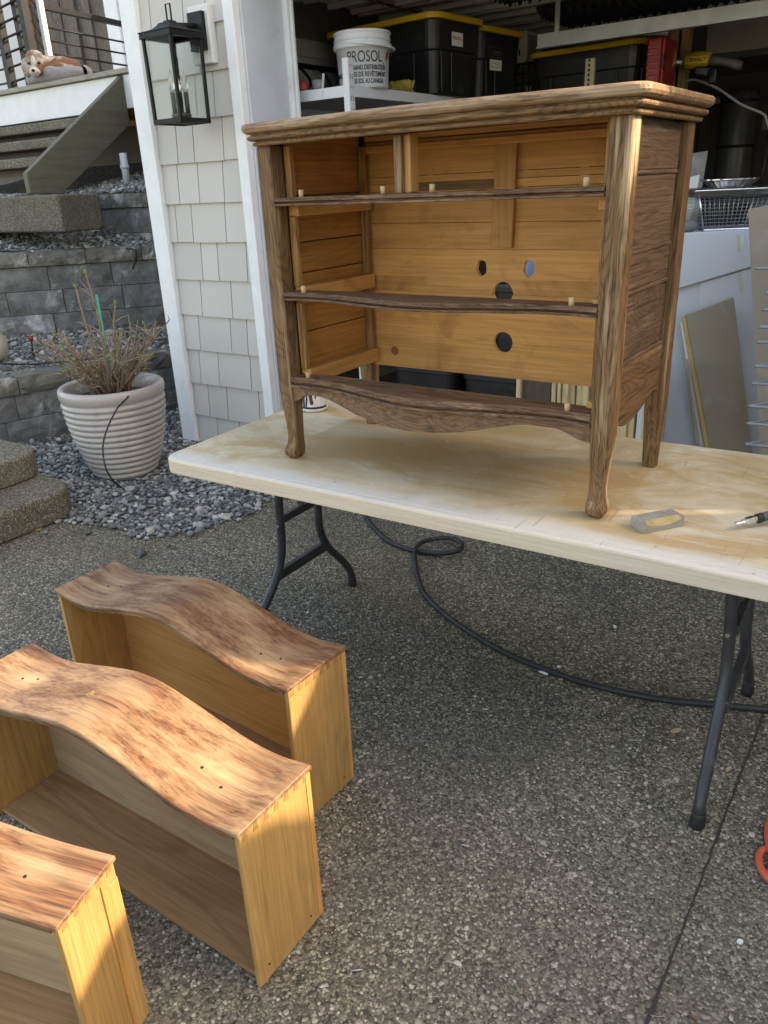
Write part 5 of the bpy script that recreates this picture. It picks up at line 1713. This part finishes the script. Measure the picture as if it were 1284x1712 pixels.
# far wall bulkhead, tank, dark furniture
structure_bulk = MB().rng(-.30, 7.9, 5.2, 5.6, 2.235, 2.79).build('bulkhead', drywall, house)
tk = thing('tank', 'tall dark two tier metal cylinder against the far garage wall', 'tank', (-.17, 5.9, .01))
dk = plain('dark_tank', (.055, .055, .056), .35, var=.2)
MB().lathe([(0, 0), (.14, 0), (.14, 1.98), (.12, 2.02), (0, 2.03)], 32, (-.17, 5.9, .01)).build('cylinder', dk, tk)
for z in (1.60, 1.93):
    MB().lathe([(.1405, z), (.145, z+.002), (.145, z+.022), (.1405, z+.024)], 32, (-.17, 5.9, .01), caps=False).build('band', black_metal, tk)
dark_f = plain('dark_stained_furniture', (.035, .022, .016), .5)
ch = thing('chair', 'dark wooden spindle back chair stacked deep in the garage', 'chair', (.35, 5.4, .9))
for x in (.18, .30, .42, .54):
    MB().tube([(x, 5.3, 1.25), (x, 5.34, 1.72)], .014, 8).build('spindle', dark_f, ch)
MB().rng(.12, .62, 5.32, 5.36, 1.70, 1.80).build('crest_rail', dark_f, ch, bevel=.01)
MB().rng(.02, .66, 5.1, 5.55, 1.20, 1.25).build('seat', dark_f, ch, bevel=.01)
for x in (.05, .62):
    for y in (5.13, 5.5):
        MB().tube([(x, y, 0.91), (x, y, 1.20)], .018, 8).build('leg', dark_f, ch)
MB().tube([(.08, 5.13, 1.05), (.60, 5.13, 1.05)], .012, 8).build('stretcher', dark_f, ch)
cbn = thing('darkening_cupboard', 'invented black cupboard added to darken the back of the garage', 'cupboard', (0, 6.5, .01))  # made-up cupboard standing in for the darkness at the back
MB().rng(-2.15, 3.5, 6.2, 7.2, .01, 2.22).build('carcass', plain('darkening_cupboard_black', (.022, .020, .018), .6), cbn)
for k in range(7):
    MB().rng(-2.14+k*.805, -1.36+k*.805, 6.17, 6.199, .05, 2.18).build('door', plain('darkening_cupboard_door', (.028, .025, .022), .6), cbn, bevel=.004)
dtb = thing('dark_table', 'dark table under the stacked chair deep in the garage', 'table', (.35, 5.3, .01))
MB().rng(-.25, 1.3, 4.95, 5.7, .86, .905).build('tabletop', dark_f, dtb, bevel=.006)
for x in (-.2, 1.25):
    for y in (5.0, 5.65):
        MB().rng(x-.03, x+.03, y-.03, y+.03, .012, .859).build('leg', dark_f, dtb)
# hook rail on the left inner wall
hk = thing('hook_rail', 'pale wall board with dark curved hooks left of the pail', 'hook rail', (-2.18, 2.95, 2.0))
MB().rng(-2.199, -2.18, 2.3, 3.35, 2.235, 2.33).build('board', plain('hook_board', (.42, .41, .40), .6), hk)
MB().rng(-2.199, -2.195, 2.3, 3.35, 1.94, 2.234).build('panel', plain('hook_panel', (.36, .37, .38), .6), hk)
MB().rng(-2.1945, -2.185, 2.3, 3.35, 2.165, 2.195).build('bar', black_metal, hk)
for y in (2.72, 2.92, 3.12):
    MB().tube(catmull([(-2.18, y, 2.18), (-2.14, y, 2.17), (-2.08, y+.01, 2.12), (-2.05, y+.02, 2.07), (-2.07, y+.02, 2.04), (-2.10, y+.02, 2.06)], 5), .010, 8).build('hook', black_metal, hk)
rdp = at(503, 138, 1, 2.14)
single('red_ball', MB().lathe([(0, 0), (.02, .003), (.034, .02), (.036, .036), (.028, .058), (.012, .068), (0, .07)], 24, (rdp.x, 2.16, SZ)), plain('red_rubber', (.45, .06, .06), .5), 'dull red ball on the white shelf beside the door jamb', 'ball', (rdp.x, 2.16, SZ))
cp = at(531, 138, 1, 2.13)
cup = thing('plastic_cup', 'translucent plastic measuring cup with a white handle on the shelf', 'cup', (cp.x-.02, 2.16, SZ))
cm = NT('frosted_plastic'); cm.b.inputs['Transmission Weight'].default_value = .6; cm = cm.done((.7, .7, .68), .3)
MB().lathe([(0, .001), (.028, .001), (.036, .06), (.034, .06), (.026, .004), (0, .004)], 24, (cp.x-.02, 2.16, SZ)).build('cup', cm, cup)
MB().bar((cp.x+.022, 2.14, SZ+.012), (cp.x+.040, 2.135, SZ+.085), .010, .016).build('handle', white_enamel, cup, bevel=.004)
br_ = thing('brush', 'yellow bristle brush on the shelf right of the pail', 'brush', (-1.285, 2.62, SZ))
mb = MB()
rs = random.Random(9)
for i in range(120):
    x, y = rs.uniform(-.06, .05), rs.uniform(-.03, .03)
    mb.tube([(-1.285+x, 2.62+y, SZ+.008), (-1.285+x*1.35+rs.uniform(-.004, .004), 2.62+y*1.4, SZ+.062+rs.uniform(-.008, .004))], .0026, 4)
stuff(mb.build('bristles', plain('yellow_bristle', (.55, .44, .09), .8), br_))
MB().rng(-1.35, -1.225, 2.588, 2.652, SZ+.0005, SZ+.012).build('base', stud, br_, bevel=.003)

# white cupboard, leaning boards, basket
PN = Vector((.5, -.866, 0))
P0 = Vector((.56, 2.05, 0))
ud = Vector((.866, .5, 0))
cab = thing('white_cabinet', 'white melamine cabinet with a tilted upper panel behind the dresser', 'cabinet', (.62, 2.3, .01))
def q4(pts, base, shift=0.0): return [atp(px, py, base-PN*(-shift), PN) for px, py in pts]
A = P0-ud*.12; B = P0+ud*.42
dep = -PN*.55
slab_from([A+Vector((0, 0, .012)), B+Vector((0, 0, .012)), B+Vector((0, 0, 1.205)), A+Vector((0, 0, 1.205))], dep).build('carcass', melamine, cab, bevel=.003)
slab_from(q4([(1112, 391), (1262, 383), (1263, 444), (1112, 489)], P0, .022), -PN*.02).build('upper_panel', melamine, cab, bevel=.003)
slab_from(q4([(1170, 474), (1267, 445), (1290, 760), (1172, 760)], P0, .010), -PN*.0085).build('lower_panel', melamine, cab, bevel=.002)
slab_from(q4([(1232, 392), (1236, 392), (1237, 421), (1233, 421)], P0, .024), -PN*.0015).build('tape', plain('yellowed_tape', (.62, .58, .40), .4), cab)
slab_from(q4([(1238, 391), (1243, 391), (1244, 420), (1239, 420)], P0, .024), -PN*.0015).build('tape', plain('clear_tape', (.70, .71, .72), .3), cab)
slab_from(q4([(1235, 455), (1239, 455), (1242, 490), (1238, 490)], P0, .0125), -PN*.0015).build('tape', plain('yellowed_tape2', (.62, .60, .48), .4), cab)
def lean_board(name, lab, cat, pts, base, th, mat, bevel=.002, tiltback=.0):
    f = [atp(px, py, base, PN) for px, py in pts]
    zmax = max(p.z for p in f)
    f = [p-PN*tiltback*(p.z-zmax+1) for p in f]
    o = slab_from(f, -PN*th).build(name, mat, None, off=tuple(f[3]), bevel=bevel)
    o.location = tuple(f[3])
    tag(o, lab, cat)
    return o
Pb = P0+PN*.10
lean_board('plywood_panel', 'worn grey brown plywood panel leaning askew against the white cabinet', 'panel', [(1146, 527), (1227, 497), (1262, 790), (1198, 812)], Pb, .016, grey_board)
o = slab_from([atp(px, py, Pb+PN*.001, PN) for px, py in [(1140, 529.5), (1145.6, 527.3), (1197.6, 812), (1191, 814)]], -PN*.016).build('raw_edge', panel_edge, bpy.context.scene.objects['plywood_panel'], off=tuple(bpy.context.scene.objects['plywood_panel'].location))
lean_board('white_board', 'narrow white panel edge just left of the worn plywood panel', 'panel', [(1139, 540), (1143.5, 540), (1188, 812), (1181, 812)], P0+PN*.075, .014, white_trim)
lean_board('grey_strip', 'short dark edged strip leaning left of the plywood panel', 'strip', [(1146, 602), (1150, 600), (1178, 812), (1172, 812)], P0+PN*.125, .010, grey_board)
lean_board('hardboard_sheet', 'tall grey hardboard sheet at the right edge behind the wire racks', 'panel', [(1252, 350), (1420, 318), (1440, 830), (1276, 830)], Vector((.86, 1.75, 0)), .012, grey_board)
sh1 = at(1165, 320, 1, 3.2)
lean_board('cardboard_sheet', 'stained grey sheet of card leaning behind the dresser corner', 'sheet', [(1120, 262), (1184, 252), (1160, 400), (1105, 400)], Vector((.25, 3.0, 0)), .006, plain('old_card', (.22, .21, .20), .8, dirt=((.33, .32, .31), .5, .7, 6)))
lean_board('paper_sheet', 'torn white paper sheet leaning beside the dresser corner', 'sheet', [(1145, 298), (1170, 292), (1160, 348), (1140, 400)], Vector((.36, 2.62, 0)), .003, paper)
# wire basket with foil trays
bk0 = atp(1176, 384, P0-PN*.05, PN); bk0.z = 1.213
bu = ud
bv = -PN
bas = thing('wire_basket', 'tapered steel wire basket on the white cabinet', 'basket', tuple(bk0))
def BK(u, v, z): # widening upwards
    k = 1+z*1.6
    return bk0+bu*(.125+(u-.125)*(1+z*2.2))+bv*(.12+(v-.12)*k)+Vector((0, 0, z+.004))
fw, fd, fh = .25, .24, .135
mb = MB()
for z in (0, fh):
    mb.tube([BK(0, 0, z), BK(fw, 0, z), BK(fw, fd, z), BK(0, fd, z), BK(0, 0, z)], .0045, 6, smooth=False)
for u, v in ((0, 0), (fw, 0), (fw, fd), (0, fd)):
    mb.tube([BK(u, v, 0), BK(u, v, fh)], .004, 6)
mb.build('rim', alu, bas)
mb = MB()
for i in range(1, 16):
    u = fw*i/16
    mb.tube([BK(u, 0, 0), BK(u, 0, fh)], .0011, 4); mb.tube([BK(u, fd, 0), BK(u, fd, fh)], .0011, 4)
    v = fd*i/16
    mb.tube([BK(fw, v, 0), BK(fw, v, fh)], .0011, 4); mb.tube([BK(0, v, 0), BK(0, v, fh)], .0011, 4)
    mb.tube([BK(u, 0, 0), BK(u, fd, 0)], .0011, 4)
for i in range(1, 9):
    z = fh*i/9
    mb.tube([BK(0, 0, z), BK(fw, 0, z), BK(fw, fd, z), BK(0, fd, z), BK(0, 0, z)], .0011, 4, smooth=False)
stuff(mb.build('mesh', steel, bas))
tc_ = bk0+bu*.125+bv*.12
def frus(z, su, sv):
    return [tc_+bu*a*su+bv*b*sv+Vector((0, 0, z)) for a, b in ((-1, -1), (1, -1), (1, 1), (-1, 1))]
single('foil_tray', MB().loft([frus(.142, .155, .14), frus(.144, .19, .175), frus(.166, .195, .18), frus(.168, .18, .165), frus(.150, .15, .135)]), alu, 'shallow aluminium tray resting on the wire basket', 'tray', tuple(tc_+Vector((0, 0, .142))), bevel=.003)
fp = MB()
rings = []
for r_, z in ((.08, .170), (.11, .196), (.118, .200), (.118, .204), (.105, .200), (.07, .178)):
    rings.append([tc_+bu*(r_*(1+.025*(k % 2))*math.cos(k/48*6.2832))+bv*(r_*(1+.025*(k % 2))*math.sin(k/48*6.2832))+Vector((0, 0, z)) for k in range(48)])
fp.loft(rings)
single('foil_pie_plate', fp, alu, 'crimped round foil plate on top of the aluminium tray', 'foil plate', tuple(tc_+Vector((0, 0, .17))))
cl = bk0-bu*.09
mb = MB(); blob(mb, (cl.x, cl.y+.02, 1.235), (.06, .05, .028)); single('grey_rag', mb, plain('rag', (.20, .20, .20), .95), 'crumpled grey rag left of the wire basket', 'rag', (cl.x, cl.y, 1.21))
# stack of wire racks at the right edge
wr = thing('wire_rack_stack', 'tower of pale coated wire shelves at the right edge', 'wire rack', atd(1330, 700, 2.35))
coat = plain('coated_wire', (.26, .27, .29), .45)
for vx, vy in ((1264, 449), (1281, 490), (1276, 518), (1270, 547), (1267, 572), (1262, 612), (1257, 641), (1252, 679), (1250, 708), (1246, 743)):
    v = atd(vx, vy, 2.35)
    a = v+Vector((.20, .02, .0)); b = v+Vector((.17, .26, .0))
    mb = MB()
    mb.tube(catmull([a, v+(a-v)*.12, v, v+(b-v)*.12, b], 5), .0042, 8)
    mb.tube([a, b], .0035, 6)
    for k in (.35, .6, .85):
        mb.tube([v.lerp(a, k), v.lerp(b, k)], .0025, 6)
    mb.build('wire_shelf', coat, wr)
pA = atd(1330, 440, 2.35); 
for dx, dy in ((.20, .02), (.17, .26)):
    v0 = atd(1264, 449, 2.35)+Vector((dx, dy, 0)); v1 = atd(1246, 743, 2.35)+Vector((dx, dy, 0))
    MB().tube([v0+Vector((0, 0, .05)), v1, (v1.x, v1.y, .012)], .006, 8).build('upright', coat, wr)
# leaning lumber seen under and beside the dresser
rs = random.Random(15)
px = 922
xs = []
x = at(922, 660, 1, 1.76).x
xe = at(1106, 700, 1, 1.76).x
i = 0
names = ['first', 'second', 'third', 'fourth', 'fifth', 'sixth', 'seventh', 'eighth', 'ninth', 'tenth', 'eleventh', 'twelfth', 'thirteenth', 'fourteenth', 'fifteenth', 'sixteenth', 'seventeenth', 'eighteenth', 'nineteenth', 'twentieth']
while x < xe:
    w_ = rs.choice((.020, .024, .030, .034, .040))
    top = rs.uniform(.60, .70)
    y_ = 1.76+rs.uniform(-.02, .02)
    lk = rs.uniform(-.01, .01)
    mb = MB(); mb.prism([(x+.001, .012), (x+w_-.002, .012), (x+w_-.002+lk, top), (x+.001+lk, top)], 'Y', y_, y_+.09)
    grey = i in (7, 13)
    single('lumber_board', mb, melamine if grey else lumber, ('grey faced' if grey else 'pale raw') + ' board, %s from the left of the upright stack seen under the dresser' % names[i % 20], 'board', (x, y_, .012), 'upright boards stacked behind the table', bevel=.002)
    x += w_+rs.uniform(.0, .004)
    i += 1
p = at(893, 660, 1, 1.80)
mb = MB(); mb.rng(at(872, 660, 1, 1.80).x, at(921, 660, 1, 1.80).x, 1.80, 1.90, .012, .72)
single('dark_board', mb, wood('dark_board_m', 'Z', (.07, .05, .035), (.11, .08, .055), (.15, .115, .085), .3, .2), 'dark brown board standing left of the pale lumber stack', 'board', (p.x, 1.85, .012), bevel=.003)
mb = MB(); mb.rng(at(864, 660, 1, 1.79).x, at(871, 660, 1, 1.79).x, 1.78, 1.90, .012, .72)
single('cream_board', mb, lumber, 'thin cream board edge left of the dark board under the dresser', 'board', (p.x-.05, 1.84, .012), bevel=.002)
for i, (x0, x1, y0, z0, z1, lab) in enumerate(((-1.12, -.70, 2.15, .012, .50, 'black storage bin on the garage floor behind the left of the dresser'), (-.68, -.28, 2.20, .012, .48, 'black storage bin on the garage floor behind the middle of the dresser'), (-.72, -.24, 2.62, .012, .90, 'tall black bin with a blue jug on it behind the dresser'))):
    t = thing('storage_bin', lab, 'bin', ((x0+x1)/2, y0+.2, z0))
    rings = [[(x, y, z) for x, y in round_rect(x0+ins, x1-ins, y0+ins, y0+.4-ins, .05, 5)] for z, ins in ((z0, .04), (z0+.01, .035), (z1-.05, .008), (z1-.045, 0), (z1-.02, 0))]
    MB().loft(rings).build('body', black_plastic, t)
    rings = [[(x, y, z) for x, y in round_rect(x0+ins, x1-ins, y0+ins, y0+.4-ins, .05, 5)] for z, ins in ((z1-.0195, -.006), (z1-.003, -.004), (z1, .004))]
    MB().loft(rings).build('lid', black_plastic, t)
jg = thing('blue_jug', 'blue plastic jug glimpsed through the right hole of the dresser back', 'jug', (-.50, 2.72, .90))
MB().lathe([(0, 0), (.08, 0), (.085, .01), (.085, .15), (.06, .19), (.025, .21), (.025, .235), (0, .236)], 24, (-.50, 2.72, .903)).build('body', plain('blue_plastic', (.16, .24, .38), .4), jg)
MB().lathe([(0, .2365), (.03, .2365), (.03, .265), (0, .266)], 16, (-.50, 2.72, .903)).build('cap', white_enamel, jg)
single('cream_post', MB().rng(-.40, -.30, 2.68, 2.72, .902, 1.25), lumber, 'short pale board standing beside the blue jug', 'board', (-.35, 2.7, .902), bevel=.002)
